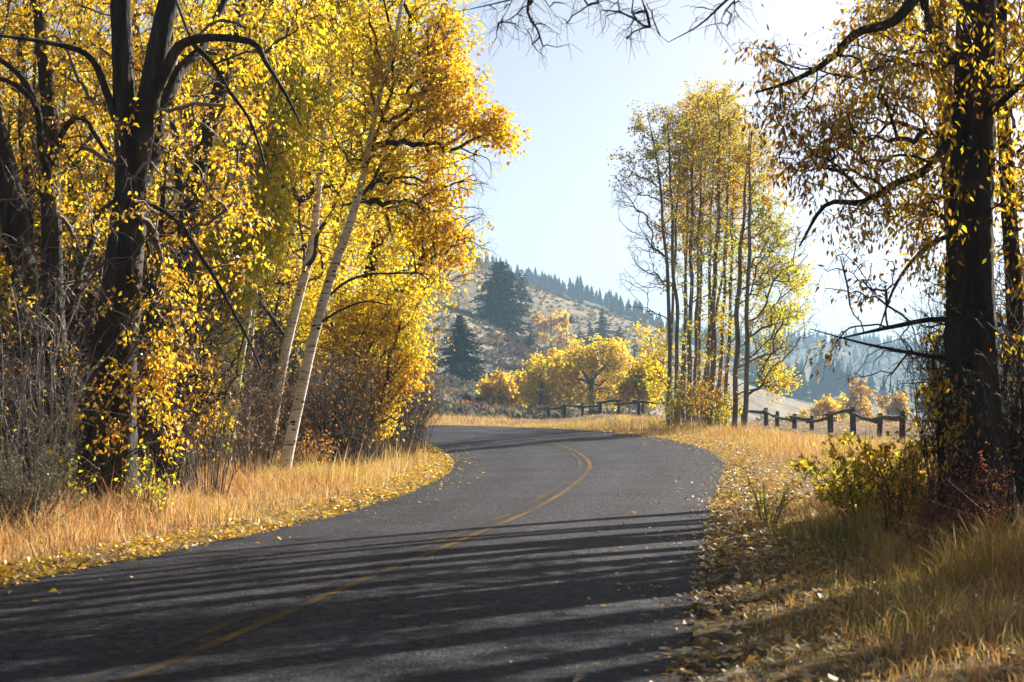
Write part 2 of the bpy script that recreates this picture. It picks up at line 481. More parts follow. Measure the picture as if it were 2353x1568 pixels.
RIDGES = [  # distance, front width, back width, crest points in the photograph (x, y)
    (230, 75, 60, [(-900, 640), (-200, 690), (400, 750), (800, 810), (940, 850), (1055, 880), (1110, 893), (1200, 928), (1300, 955), (1450, 985), (1800, 1010), (3200, 1040)]),
    (360, 80, 70, [(-900, 330), (-200, 430), (400, 520), (800, 610), (950, 672), (1110, 740), (1210, 794), (1270, 832), (1350, 880), (1450, 930), (1800, 985), (3200, 1010)]),
    (520, 100, 120, [(-900, 120), (-200, 220), (400, 350), (800, 490), (1000, 562), (1090, 607), (1160, 640), (1220, 660), (1300, 690), (1400, 722), (1460, 744), (1560, 795), (1700, 880), (1900, 950), (3200, 990)]),
    (1000, 300, 300, [(-900, -60), (-400, 120), (0, 240), (500, 420), (900, 560), (1100, 622), (1220, 664), (1330, 690), (1400, 715), (1470, 745), (1600, 810), (1750, 880), (2000, 935), (3200, 960)]),
    (820, 160, 160, [(1300, 965), (1550, 950), (1700, 925), (1780, 890), (1860, 872), (1940, 895), (2060, 930), (2200, 945), (3400, 930)]),
    (1600, 420, 500, [(-900, 500), (900, 800), (1400, 790), (1600, 778), (1750, 788), (1900, 790), (2000, 800), (2100, 812), (2250, 790), (2500, 700), (3400, 480)]),
]
def crest(k, x):
    d, wf, wb, pts = RIDGES[k]
    w = np.array([W(a, b, d) for a, b in pts])
    return np.interp(x, w[:, 0], w[:, 2])

def hills(x, y):
    base = -0.5 * ss(110, 150, y) - 8 * ss(110, 300, y) * ss(0, 60, x) - 6 * ss(120, 400, y)
    z = base.copy()
    nz = 0.5 * np.sin(x * .07 + 1.3 * np.sin(y * .05)) + 0.35 * np.sin(y * .11 + x * .05) + 0.25 * np.sin(x * .21 - y * .13)
    for k, (d, wf, wb, pts) in enumerate(RIDGES):
        c = np.minimum(crest(k, x), 150.0)
        t = np.where(y < d, (d - y) / wf, (y - d) / wb)
        f = np.exp(-t * t)
        amp = d / 400.0
        z = np.maximum(z, base + (c - base) * f + nz * amp * f * (1 - np.exp(-3 * t * t)))
    return z

def height(x, y):
    x = np.asarray(x, float); y = np.asarray(y, float)
    sh = x.shape
    x = x.ravel(); y = y.ravel()
    h = hills(x, y)
    bank = 0.52 * ss(34, 60, y) * ss(1, 6, x) * (1 - 0.8 * ss(7.0, 10.5, x)) * (1 - ss(104, 138, y))
    bank += 0.2 * ss(66, 80, y) * (1 - ss(3, 9, x)) * (1 - ss(100, 140, y))
    micro = 0.05 * np.sin(x * 1.3 + 0.7 * np.sin(y * .9)) + 0.04 * np.sin(y * 1.7 - x * .6)
    left = 0.25 * ss(-5, -14, x)
    nearm = (1 - ss(100, 150, y))
    h = h + (bank + micro + left) * nearm
    near = (y < 150) & (np.abs(x) < 90)
    if near.any():
        dist, rz = to_road(x[near], y[near])
        w = 1 - ss(0.0, 5.0, dist)
        hn = h[near] * (1 - w) + (rz + 0.0) * w
        hn = hn + 0.03 * ss(0.15, 1.2, dist) - 0.05 * (1 - ss(0.0, 0.35, dist))
        h[near] = hn
    return h.reshape(sh)

# fast lookup for scattering
GX = np.arange(-40, 45.01, 0.25); GY = np.arange(-2, 150.01, 0.25)
_gx, _gy = np.meshgrid(GX, GY)
GZ = height(_gx, _gy)
def gz(x, y):
    x = np.asarray(x, float); y = np.asarray(y, float)
    fx = np.clip((x - GX[0]) / 0.25, 0, len(GX) - 1.001); fy = np.clip((y - GY[0]) / 0.25, 0, len(GY) - 1.001)
    ix = fx.astype(int); iy = fy.astype(int); tx = fx - ix; ty = fy - iy
    return (GZ[iy, ix] * (1 - tx) + GZ[iy, ix + 1] * tx) * (1 - ty) + (GZ[iy + 1, ix] * (1 - tx) + GZ[iy + 1, ix + 1] * tx) * ty

def axis_steps(segs):
    out = [segs[0][0]]
    for a, b, s in segs:
        n = max(1, int(round((b - a) / s)))
        out += list(np.linspace(a, b, n + 1)[1:])
    return np.array(out)
xs = axis_steps([(-2200, -600, 80), (-600, -200, 16), (-200, -40, 5), (-40, -14, 1.5), (-14, 18, .4), (18, 45, 1.5), (45, 200, 5), (200, 600, 16), (600, 2200, 80)])
ys = axis_steps([(-120, -4, 6), (-4, 90, .5), (90, 140, 1.2), (140, 600, 4), (600, 1700, 14), (1700, 4200, 90)])
X, Y = np.meshgrid(xs, ys)
Z = height(X, Y)
g = MB()
nx_, ny_ = len(xs), len(ys)
idx = np.arange(nx_ * ny_).reshape(ny_, nx_)
g.add(np.stack([X, Y, Z], -1).reshape(-1, 3), q=np.stack([idx[:-1, :-1], idx[:-1, 1:], idx[1:, 1:], idx[1:, :-1]], -1).reshape(-1, 4))
ground = g.build("ground", M_ground)
tag(ground, "dry straw-coloured verges rising to sage covered hills", kind="structure")

# road sheet with ragged edges
NW = 41
r = MB()
u = np.linspace(0, 1, NW)
rag = lambda seed: 0.012 * np.cumsum(np.random.default_rng(seed).normal(size=NS)) * 0
jl = np.interp(np.arange(NS), np.arange(0, NS, 2), RNG.normal(0, .022, (NS + 1) // 2)[:len(np.arange(0, NS, 2))])
jr = np.interp(np.arange(NS), np.arange(0, NS, 2), RNG.normal(0, .022, (NS + 1) // 2)[:len(np.arange(0, NS, 2))])
wl = np.linalg.norm(Rd - Ld, axis=1)
U = np.repeat(u[None], NS, 0); U[:, 0] += jl / wl; U[:, -1] += jr / wl
V = Ld[:, None] * (1 - U[..., None]) + Rd[:, None] * U[..., None]
V[..., 2] += 0.02 + 0.05 * (1 - (2 * U - 1) ** 2)
idx = np.arange(NS * NW).reshape(NS, NW)
q = np.stack([idx[:-1, :-1], idx[:-1, 1:], idx[1:, 1:], idx[1:, :-1]], -1).reshape(-1, 4)
r.add(V.reshape(-1, 3), q=q, col=np.repeat(U.reshape(-1, 1), 3, 1))
# the broken edge of the asphalt, a few centimetres thick
for e, side in ((0, -1), (NW - 1, 1)):
    top = V[:, e]; bot = top - np.array([0, 0, .06])
    b = r.n
    i = np.arange(NS - 1)
    r.add(np.vstack([top, bot]), q=np.stack([i, i + 1, i + 1 + NS, i + NS], 1))
road = r.build("road", M_road)
tag(road, "grey asphalt two-lane road bending to the left", kind="structure")
def road_z(uu):
    return 0.02 + 0.05 * (1 - (2 * uu - 1) ** 2)
Wn = (Rd - Ld) / wl[:, None]
for off in (-0.12, 0.10):
    mk = MB()
    a = Cd + Wn * (off - .045); b_ = Cd + Wn * (off + .045)
    P2 = np.stack([a, b_], 1)
    P2[..., 2] += road_z(0.5) + 0.004
    idx = np.arange(NS * 2).reshape(NS, 2)
    mk.add(P2.reshape(-1, 3), q=np.stack([idx[:-1, 0], idx[:-1, 1], idx[1:, 1], idx[1:, 0]], -1))
    mk.build("centre_line", M_paint if off > 0 else M_paint2, road)

# ------------------------------------------------------------------ trees grown towards their crowns
GOLD = [(0.78, 0.475, 0.018), (0.71, 0.38, 0.014), (0.82, 0.57, 0.03), (0.48, 0.24, 0.015)]
YELL = [(0.83, 0.60, 0.022), (0.81, 0.51, 0.016), (0.73, 0.60, 0.03), (0.64, 0.35, 0.014)]
ORNG = [(0.84, 0.50, 0.014), (0.85, 0.58, 0.018), (0.78, 0.38, 0.012), (0.86, 0.64, 0.03)]
OLIV = [(0.46, 0.35, 0.03), (0.56, 0.36, 0.02), (0.38, 0.33, 0.03), (0.33, 0.18, 0.02)]
LIME = [(0.76, 0.66, 0.028), (0.66, 0.64, 0.025), (0.84, 0.64, 0.028), (0.50, 0.52, 0.025)]
GREEN = [(0.36, 0.38, 0.035), (0.46, 0.42, 0.03), (0.58, 0.42, 0.02), (0.24, 0.26, 0.03)]
BROWN = [(0.52, 0.27, 0.02), (0.40, 0.19, 0.02), (0.66, 0.40, 0.018), (0.24, 0.11, 0.02)]
PALS = dict(oliv=OLIV, gold=GOLD, yell=YELL, orng=ORNG, lime=LIME, green=GREEN, brown=BROWN)
WTS = [4, 3, 3, 1]

def blob_points(b, rng):
    """b = (X, Y, d, rx, ry, rd, n, palette) centre and radii in photograph pixels (rd in metres)"""
    Xc, Yc, d, rx, ry, rd, n, p = b
    v = norm(rng.normal(size=(n * 2, 3))) * (rng.uniform(0.05, 1, (n * 2, 1)) ** (1 / 2.4))
    s = d * K / F
    P = W(Xc, Yc, d) + v * np.array([rx * s, rd, ry * s])
    keep = vnoise(P * 1.5, int(abs(Xc) + abs(Yc))) > -0.25
    P = P[keep][:n]
    return P

def grow(trunks, T, rng, bf=0.35, down=0.5, sag=0.12, Kp=4):
    """connect every target in T to the skeleton; returns polylines (M,Kp,3), radii (M,Kp), directions"""
    pos = np.vstack([t[:, :3] for t in trunks])
    rad = np.concatenate([t[:, 3] for t in trunks])
    plen = np.concatenate([np.linspace(0, 1, len(t)) * np.linalg.norm(t[-1, :3] - t[0, :3]) for t in trunks])
    lowcut = np.concatenate([np.linspace(0, 1, len(t)) for t in trunks])
    n0 = len(pos)
    M = len(T)
    cap = n0 + M * (Kp - 1)
    A = np.empty((cap, 3)); A[:n0] = pos
    PL = np.empty(cap); PL[:n0] = plen
    par = np.full(cap, -1)
    cnt = n0
    d0 = np.array([np.min(np.linalg.norm(pos - t, axis=1)) for t in T]) if M else np.zeros(0)
    order = np.argsort(d0)
    polys = np.empty((M, Kp, 3)); ids = np.empty((M, Kp), int)
    tt = np.linspace(0, 1, Kp)[:, None]
    for m, k in enumerate(order):
        p = T[k]
        dv = A[:cnt] - p
        dist = np.sqrt((dv * dv).sum(1))
        cost = dist + bf * PL[:cnt] + down * np.maximum(0, dv[:, 2] + 0.25 * dist)
        j = int(np.argmin(cost))
        a = A[j]; D = dist[j]
        ctrl = (a + p) / 2 + np.array([0, 0, sag * D]) + rng.normal(size=3) * 0.10 * D
        c = a * (1 - tt) ** 2 + 2 * ctrl * tt * (1 - tt) + p * tt ** 2
        c[1:-1] += rng.normal(size=(Kp - 2, 3)) * 0.03 * D
        polys[m] = c
        ids[m, 0] = j; ids[m, 1:] = np.arange(cnt, cnt + Kp - 1)
        A[cnt:cnt + Kp - 1] = c[1:]
        PL[cnt:cnt + Kp - 1] = PL[j] + D * tt[1:, 0]
        par[cnt:cnt + Kp - 1] = ids[m, :-1]
        cnt += Kp - 1
    w = np.zeros(cnt); w[ids[:, -1]] = 1
    for i in range(cnt - 1, n0 - 1, -1):
        if par[i] >= n0: w[par[i]] += w[i]
    R = np.zeros((M, Kp))
    for m in range(M):
        ww = w[ids[m]]
        ww[0] = ww[1]
        R[m] = ww
    return polys, R, order, ids, n0, rad

def make_tree(name, label, cat, base, trunks, blobs, bark, twigmat, leafmat=None, group=None, seed=1, nleaf=40, leaf=(0.075, 0.05),
              spread=0.32, droop=0.5, bf=0.35, rtwig=0.0075, rexp=0.46, sides=18, amp=0.09, flare=0.35, bare=None, limbs=(), freq=7,
              twiglets=4, rz=0.0, knots=0, down=0.5, crown_name="crown", more=1, minr=0.0045, leafjit=0.2):
    rng = np.random.default_rng(seed)
    root = thing(name, label, cat, base, group)
    skel = []
    for i, tr in enumerate(trunks):
        mb = MB()
        skel.append(resample(np.asarray(tr, float), 0.3))
        bark_tube(mb, tr, sides, 0.12, amp, flare if i == 0 else 0.0, seed * 7 + i, freq)
        if i == 0: trunk_o = mb.build("trunk", bark, root, base)
        else: mb.build("stem", bark, trunk_o, base)
    for i, tr in enumerate(limbs):
        mb = MB()
        tr = resample(np.asarray(tr, float), 0.45)
        tr[1:, :3] += rng.normal(size=(len(tr) - 1, 3)) * (0.02 + 0.3 * tr[1:, 3:4])
        skel.append(resample(tr, 0.25))
        bark_tube(mb, tr, 10, 0.12, amp, 0.0, seed * 7 + 50 + i, 5)
        mb.build("limb", M_darktwig if bark is M_aspen else bark, trunk_o, base)
    if knots:
        p = resample(np.asarray(trunks[0], float), 0.05)
        for k in range(knots):
            mb = MB()
            i = int(rng.uniform(0.04, 0.92) * len(p))
            a = rng.uniform(math.pi, 2 * math.pi)       # spread over the side and front
            c = p[i, :3] + np.array([math.cos(a), math.sin(a), 0]) * p[i, 3] * 1.0
            th = np.linspace(0, 2 * math.pi, 7)[:-1]
            s_ = p[i, 3] * rng.uniform(0.15, 0.5); tang = np.array([-math.sin(a), math.cos(a), 0]); n_ = np.array([math.cos(a), math.sin(a), 0])
            ring = c + np.outer(np.cos(th), tang) * s_ * 1.2 + np.outer(np.sin(th), [0, 0, 1]) * s_ * rng.uniform(.4, .8)
            mb.add(np.vstack([ring - n_ * s_ * .05, (c + n_ * s_ * 0.35)[None]]), t=[(i_, (i_ + 1) % 6, 6) for i_ in range(6)])
            mb.build("bark_scar", M_darktwig, trunk_o, base)
    T, PID = [], []
    names = list(PALS)
    for b in blobs:
        if more != 1: b = (*b[:6], int(b[6] * more), b[7])
        P = blob_points(b, rng)
        T.append(P); PID += [names.index(b[7])] * len(P)
    nleafy = sum(len(a) for a in T)
    if bare:
        for b in bare:
            P = blob_points(b, rng); T.append(P); PID += [-1] * len(P)
    T = np.vstack(T); PID = np.array(PID)
    polys, Rw, order, ids, n0, trad = grow(skel, T, rng, bf, down)
    R = rtwig * Rw ** rexp
    R[:, 1:] = np.minimum(R[:, 1:], R[:, :1])
    att = ids[:, 0] < n0
    lim = np.where(att, trad[np.minimum(ids[:, 0], n0 - 1)] * 0.6, 9)
    R = np.minimum(R, lim[:, None])
    R[:, -1] = np.minimum(R[:, -1], R[:, -2] * 0.9)
    R = np.maximum(R, minr)
    mb = MB()
    big = R[:, 0] > 0.02
    if big.any(): tubes(mb, polys[big], R[big], 6)
    if (~big).any(): tubes(mb, polys[~big], R[~big], 3)
    # fine twiglets at each target
    M = len(polys)
    tipdir = norm(polys[:, -1] - polys[:, -2])
    pid = PID[order]
    tw = twiglets
    base_p = np.repeat(polys[:, -1], tw, 0)
    dirs = norm(np.repeat(tipdir, tw, 0) * 0.7 + rng.normal(size=(M * tw, 3)) * 0.75 + np.array([0, 0, -0.25 * droop]))
    ln = spread * rng.uniform(0.6, 1.5, (M * tw, 1)) * np.where(np.repeat(pid >= 0, tw), 1.0, .62)[:, None]
    mid = base_p + dirs * ln * 0.55
    end = base_p + dirs * ln + np.array([0, 0, -1.0]) * ln * 0.25 * droop
    mid = mid + rng.normal(size=mid.shape) * ln * .14
    tubes(mb, np.stack([base_p, mid, end], 1), np.full((M * tw, 3), minr * 0.62) * np.array([1.1, 0.9, 0.6]), 3)
    mb.build("branches", twigmat, root, base, kind="stuff")
    # leaves along the twiglets
    lm = np.repeat(pid >= 0, tw)
    if lm.any():
        b0, m0, e0 = base_p[lm], mid[lm], end[lm]
        nper = max(1, int(round(nleaf / tw)))
        n = len(b0) * nper
        t = rng.uniform(0.05, 1.08, (n, 1))
        rb, rm, re = (np.repeat(a, nper, 0) for a in (b0, m0, e0))
        P = rb * (1 - t) ** 2 + 2 * rm * t * (1 - t) + re * t ** 2
        P = P + rng.normal(size=(n, 3)) * spread * 0.16
        ax = norm(re - rb) * 0.5 + rng.normal(size=(n, 3)) * 0.6 + np.array([0, 0, -droop])
        pp = np.repeat(np.repeat(pid, tw)[lm], nper)
        cl = np.repeat(np.repeat(rng.normal(0, 1, M), tw)[lm], nper)   # clump tint
        col = np.empty((n, 3))
        for i, nm in enumerate(names):
            s_ = pp == i
            if s_.any(): col[s_] = pal(PALS[nm], WTS, int(s_.sum()), rng, leafjit)
        col *= (1 + 0.10 * cl)[:, None]
        col[:, 1] *= 1 + 0.05 * cl
        col = np.clip(col, 0.004, 0.85)
        sz = leaf[0] * rng.uniform(0.5, 1.45, n)
        lb = MB()
        leaf_quads(lb, P, ax, sz, sz * (leaf[1] / leaf[0]), col, rng)
        lb.build(crown_name, leafmat or M_leaf, root, base, smooth=False, kind="stuff")
    return root

def TR(pts, d, widths, dz=None):
    """trunk control points from the photograph: [(X,Y)...] at distance d (or list), widths in photo pixels"""
    out = []
    for i, (x, y) in enumerate(pts):
        dd = d[i] if hasattr(d, '__len__') else d
        p = W(x, y, dd)
        out.append((*p, widths[i] * K / F * dd * 0.5))
    return np.array(out)

def root_trunk(tr):
    """carry a trunk's foot down into the ground"""
    t = np.array(tr)
    z = gz(t[0, 0], t[0, 1])
    if t[0, 2] > z - 0.1:
        f = t[0].copy(); f[:2] -= (t[1, :2] - t[0, :2]) * 0.3 * (t[0, 2] - z + .15) / max(.3, abs(t[1, 2] - t[0, 2])) ; f[2] = z - 0.15
        t = np.vstack([f, t]) if t[0, 2] - f[2] > 0.25 else np.vstack([f, t[1:]])
    return t

def base_of(tr):
    return (float(tr[0][0]), float(tr[0][1]), float(gz(tr[0][0], tr[0][1])))

# ---- the big dark cottonwood on the left verge
t3 = root_trunk(TR([(232, 1180), (245, 1050), (262, 850), (285, 620), (300, 450), (292, 330), (283, 180), (276, 0), (268, -250), (262, -600)],
                   23, [138, 118, 100, 88, 72, 54, 48, 44, 36, 16]))
t3b = TR([(305, 470), (325, 330), (350, 190), (372, 70), (400, -60), (450, -300), (480, -560)], 23, [54, 54, 52, 46, 40, 28, 12])
t3l = [TR([(335, 250), (385, 140), (440, 92), (510, 82), (575, 104), (628, 160), (662, 225), (690, 290)], [23, 22.8, 22.6, 22.4, 22.2, 22, 21.9, 21.8], [30, 26, 22, 18, 14, 10, 7, 4]),
       TR([(320, 420), (375, 260), (420, 170), (470, 100), (520, 20), (560, -120)], [23, 23.4, 23.8, 24.2, 24.5, 25], [36, 32, 26, 20, 16, 8]),
       TR([(287, 380), (230, 160), (150, 110), (60, 85), (-60, 70)], [23, 22.8, 22.5, 22.2, 22], [20, 16, 13, 9, 5]),
       TR([(440, 95), (480, 130), (515, 180), (550, 250), (598, 330), (620, 420)], [22.6, 22.4, 22.2, 22, 21.8, 21.6], [13, 11, 10, 8, 6, 3]),
       TR([(310, 460), (420, 520), (480, 610), (540, 720), (600, 850)], [23, 22.6, 22.4, 22.2, 22], [12, 10, 9, 7, 4])]
make_tree("cottonwood_tree", "thick black-barked cottonwood forking into two stems above the left roadside grass", "tree", base_of(t3), [t3, t3b],
          [(385, 700, 23, 60, 190, .7, 40, 'gold'), (362, 900, 22.6, 36, 160, .5, 34, 'gold'), (450, 250, 24.2, 180, 190, 1.2, 100, 'gold'), (170, 330, 24.4, 100, 190, 1.0, 44, 'gold'),
           (290, 60, 25, 330, 130, 1.2, 110, 'gold'), (520, 520, 22.8, 100, 140, 1.0, 40, 'gold'), (300, -220, 24, 420, 170, 2.6, 40, 'gold'), (640, 60, 23, 140, 90, 1.2, 40, 'yell'),
           (265, 900, 22.3, 42, 220, .2, 16, 'gold'), (310, 330, 22.4, 60, 200, .2, 10, 'gold')],
          M_dark, M_twig, seed=3, nleaf=28, more=.75, leaf=(0.07, 0.042), limbs=t3l, spread=.3, droop=.7, sides=36, freq=17, amp=.15, minr=.0058,
          bare=[(400, 600, 22.3, 200, 300, 1.0, 60, 'gold'), (500, 350, 22, 150, 200, .8, 40, 'gold'), (150, 700, 23, 120, 200, 1, 30, 'gold')])

t1 = root_trunk(TR([(95, 1040), (85, 900), (62, 720), (40, 560), (18, 420), (-20, 260), (-70, 40), (-110, -250)], 26, [100, 86, 74, 66, 58, 46, 36, 14]))
make_tree("cottonwood_tree", "dark cottonwood trunk leaning left, at the very edge of the photo", "tree", base_of(t1), [t1],
          [(60, 140, 27, 150, 150, 1.2, 44, 'gold'), (-60, -120, 26, 260, 170, 2, 30, 'gold'), (40, 800, 25.8, 60, 120, .5, 9, 'gold')],
          M_dark, M_twig, seed=5, nleaf=26, more=.7, leaf=(0.07, 0.042), spread=.3, droop=.7, sides=22, freq=13,
          bare=[(80, 600, 25.5, 130, 260, 1.2, 70, 'gold'), (60, 350, 25.5, 110, 160, 1, 40, 'gold')], minr=.0058)

t2 = root_trunk(TR([(135, 1080), (130, 900), (122, 700), (118, 500), (116, 300), (104, 180), (92, 60), (80, -60), (60, -300)], 25, [74, 64, 52, 44, 38, 30, 26, 22, 10]))
t2l = [TR([(118, 330), (60, 200), (0, 140), (-60, 100)], 25, [20, 15, 11, 6]), TR([(118, 420), (70, 240), (20, 180), (-40, 165)], 24.5, [18, 14, 10, 6]),
       TR([(122, 430), (160, 280), (205, 290), (250, 360), (300, 430)], [25, 24.6, 24.2, 24, 23.8], [17, 14, 12, 9, 5]), TR([(128, 830), (180, 640), (230, 500), (290, 440), (330, 400)], [25, 25.4, 25.8, 26, 26.2], [22, 18, 14, 10, 6])]
make_tree("cottonwood_tree", "slim upright dark trunk with crooked bare limbs, between the leaning trunk and the forked one", "tree", base_of(t2), [t2],
          [(170, 250, 26.6, 120, 180, 1.2, 60, 'gold'), (100, 30, 26.6, 180, 110, 1.2, 40, 'gold'), (190, 560, 26.2, 60, 150, .9, 34, 'gold'), (100, -180, 25.5, 240, 120, 1.8, 24, 'gold'), (175, 880, 25.4, 30, 160, .5, 14, 'gold')],
          M_dark, M_twig, seed=6, nleaf=26, more=.8, leaf=(0.07, 0.042), limbs=t2l, spread=.3, droop=.7, sides=20, freq=11,
          bare=[(150, 700, 25, 160, 230, 1.2, 90, 'gold')], minr=.0058)

t4 = root_trunk(TR([(405, 1050), (412, 900), (422, 700), (432, 520), (452, 400), (490, 260), (520, 150), (560, 0), (590, -200)], 28.5, [72, 60, 52, 46, 40, 34, 28, 22, 10]))
t4l = [TR([(440, 480), (420, 380), (405, 300), (380, 200)], 28.5, [24, 20, 15, 8])]
make_tree("cottonwood_tree", "dark trunk half hidden in gold leaves just right of the forked cottonwood", "tree", base_of(t4), [t4],
          [(490, 300, 30, 180, 230, 1.5, 130, 'yell'), (450, 650, 29.6, 100, 220, 1.0, 80, 'gold'), (520, 30, 29, 230, 130, 2, 120, 'yell'), (430, 900, 28, 80, 110, .8, 44, 'gold'), (560, -180, 29, 280, 130, 2.2, 50, 'yell')],
          M_dark, M_darktwig, seed=8, nleaf=34, more=.75, leaf=(0.072, 0.044), limbs=t4l, spread=.34, droop=.7, sides=18, freq=9,
          bare=[(480, 800, 27.5, 120, 160, 1, 60, 'gold')])

# ---- lime-yellow cottonwood with hanging leaves
t6 = root_trunk(TR([(520, 1075), (532, 980), (548, 850), (572, 700), (592, 560), (606, 430), (616, 300), (640, 120), (660, -60), (680, -260)], 33, [21, 20, 20, 19, 18, 17, 16, 14, 11, 5]))
make_tree("aspen_tree", "pale slender trunk under hanging lime-yellow leaves, leftmost of the white trunks", "tree", base_of(t6), [t6],
          [(570, 400, 31, 85, 150, 1.0, 130, 'lime'), (530, 600, 30.5, 75, 100, .8, 70, 'lime'), (490, 780, 30.5, 55, 120, .7, 54, 'lime'), (470, 920, 30, 52, 80, .6, 36, 'yell'), (610, 520, 31, 45, 90, .6, 40, 'lime'),
           (640, 200, 31.5, 110, 150, 1.0, 70, 'lime'), (680, 20, 32.5, 180, 120, 1.6, 100, 'yell'), (700, -180, 33, 200, 110, 1.8, 40, 'yell')],
          M_aspen, M_darktwig, seed=11, nleaf=44, more=1.2, leaf=(0.085, 0.042), spread=.36, droop=1.1, sides=14, amp=.03, flare=.2, knots=26, freq=3, down=.25)
t6b = root_trunk(TR([(566, 1010), (570, 900), (578, 740), (588, 640), (598, 520), (604, 400), (600, 250)], 37, [17, 16, 15, 14, 12, 10, 6]))
make_tree("aspen_tree", "thinnest white aspen trunk, beside the leftmost white trunk", "tree", base_of(t6b), [t6b],
          [(600, 330, 37, 120, 140, 1.3, 90, 'yell'), (590, 560, 37, 60, 90, .8, 34, 'yell')], M_aspen, M_darktwig, seed=12, nleaf=40, leaf=(0.085, 0.065), spread=.34, sides=12, amp=.03, flare=.2, knots=14, freq=3)

# ---- the two leaning white aspens with the large yellow and orange crown
t7 = root_trunk(TR([(612, 1060), (622, 1000), (640, 890), (662, 780), (690, 670), (716, 570), (730, 450), (742, 330), (760, 180), (790, 0), (810, -220)], 36, [25, 24, 23, 22, 21, 20, 17, 14, 11, 8, 3]))
t7l = [TR([(700, 620), (742, 540), (772, 460), (800, 380), (815, 300)], [36, 35.5, 35.2, 35, 35], [11, 10, 8, 6, 3]), TR([(660, 780), (600, 700), (560, 640), (520, 600)], [36, 36.5, 37, 37.5], [9, 8, 6, 3])]
make_tree("aspen_tree", "tall white aspen trunk leaning right, behind the nearest white aspen", "tree", base_of(t7), [t7],
          [(700, 320, 37, 160, 170, 1.5, 130, 'yell'), (760, 130, 37, 200, 140, 1.8, 130, 'yell'), (730, 560, 38, 100, 120, 1.0, 50, 'yell'), (800, -80, 36.5, 240, 130, 2.2, 60, 'yell'), (650, 490, 38, 80, 110, 1.0, 40, 'yell'),
           (620, 200, 37, 120, 150, 1.0, 40, 'lime')],
          M_aspen, M_darktwig, seed=14, nleaf=32, more=1.15, leaf=(0.072, 0.058), limbs=t7l, spread=.36, droop=.6, sides=16, amp=.03, flare=.22, knots=52, freq=3)

t8 = root_trunk(TR([(648, 1112), (655, 1070), (672, 990), (692, 900), (714, 800), (738, 710), (762, 630), (798, 530), (828, 430), (848, 330), (872, 220), (905, 100), (930, -40), (950, -230)], 33,
                   [28, 27, 26, 25, 24, 23, 22, 20, 17, 14, 12, 9, 7, 3]))
t8l = [TR([(820, 460), (880, 380), (930, 320), (985, 280), (1040, 270)], [33, 33.4, 33.8, 34, 34], [10, 8, 6, 4, 2]), TR([(745, 690), (810, 640), (870, 625), (940, 620), (1010, 640)], [33, 33.3, 33.6, 33.8, 34], [7, 6, 5, 4, 2]),
       TR([(838, 370), (870, 300), (900, 200), (950, 120)], [33, 33.3, 33.6, 34], [9, 7, 5, 3]), TR([(730, 745), (800, 700), (850, 690), (900, 705)], [33, 32.8, 32.6, 32.5], [6, 5, 4, 2])]
make_tree("aspen_tree", "nearest leaning white aspen with black scars and an orange-gold crown over the road", "tree", base_of(t8), [t8],
          [(850, 300, 34, 180, 180, 1.3, 105, 'yell'), (850, 330, 32.6, 60, 90, .2, 16, 'yell'), (900, 140, 32.7, 70, 90, .2, 20, 'yell'), (960, 430, 33.8, 100, 150, .8, 60, 'yell'), (1015, 430, 33.5, 55, 140, .6, 40, 'orng'), (950, 190, 33.8, 130, 150, 1.2, 95, 'yell'), (900, 60, 34.2, 190, 100, 1.5, 100, 'yell'), (960, 640, 34, 80, 40, .7, 24, 'yell'), (1060, 290, 33.2, 80, 50, .8, 50, 'orng'),
           (1125, 285, 33.1, 50, 30, .4, 26, 'orng'), (1155, 305, 33.1, 26, 16, .3, 10, 'orng'), (1010, 560, 33.8, 70, 60, .6, 40, 'orng'), (880, 500, 34.5, 130, 100, 1.2, 76, 'yell'), (1010, 90, 33.6, 60, 90, .8, 44, 'orng'),
           (950, -110, 33.5, 190, 100, 2, 50, 'yell'), (1030, 210, 33.4, 80, 70, .6, 44, 'orng'), (1065, 180, 33.4, 30, 50, .5, 16, 'orng')],
          M_aspen, M_darktwig, seed=17, nleaf=34, more=1.2, leaf=(0.072, 0.06), limbs=t8l, spread=.36, droop=.55, sides=18, amp=.03, flare=.25, knots=70, freq=3,
          bare=[(1100, 520, 33.5, 50, 110, .6, 26, 'gold'), (1090, 370, 33.2, 40, 60, .5, 20, 'gold')])

t9 = root_trunk(TR([(812, 1010), (812, 920), (820, 800), (838, 690), (862, 580), (890, 450)], 42, [70, 62, 50, 36, 26, 10]))
make_tree("cottonwood_tree", "short dark leafy stump-like tree at the bend, right of the white aspens", "tree", base_of(t9), [t9],
          [(880, 690, 41, 120, 85, 1.2, 130, 'yell'), (830, 800, 41.5, 110, 80, 1.2, 84, 'yell'), (915, 800, 41, 60, 70, .8, 44, 'yell'), (850, 920, 41, 60, 90, .8, 60, 'gold'), (770, 720, 42, 90, 90, 1.4, 90, 'yell'), (930, 880, 41, 40, 60, .5, 20, 'gold')],
          M_dark, M_darktwig, seed=19, nleaf=36, more=1.2, leaf=(0.075, 0.058), spread=.36, sides=18, freq=9,
          bare=[(1000, 620, 41, 110, 60, 1.0, 60, 'gold'), (900, 930, 41, 80, 80, 1, 70, 'gold'), (790, 950, 41, 80, 90, 1, 60, 'gold')])

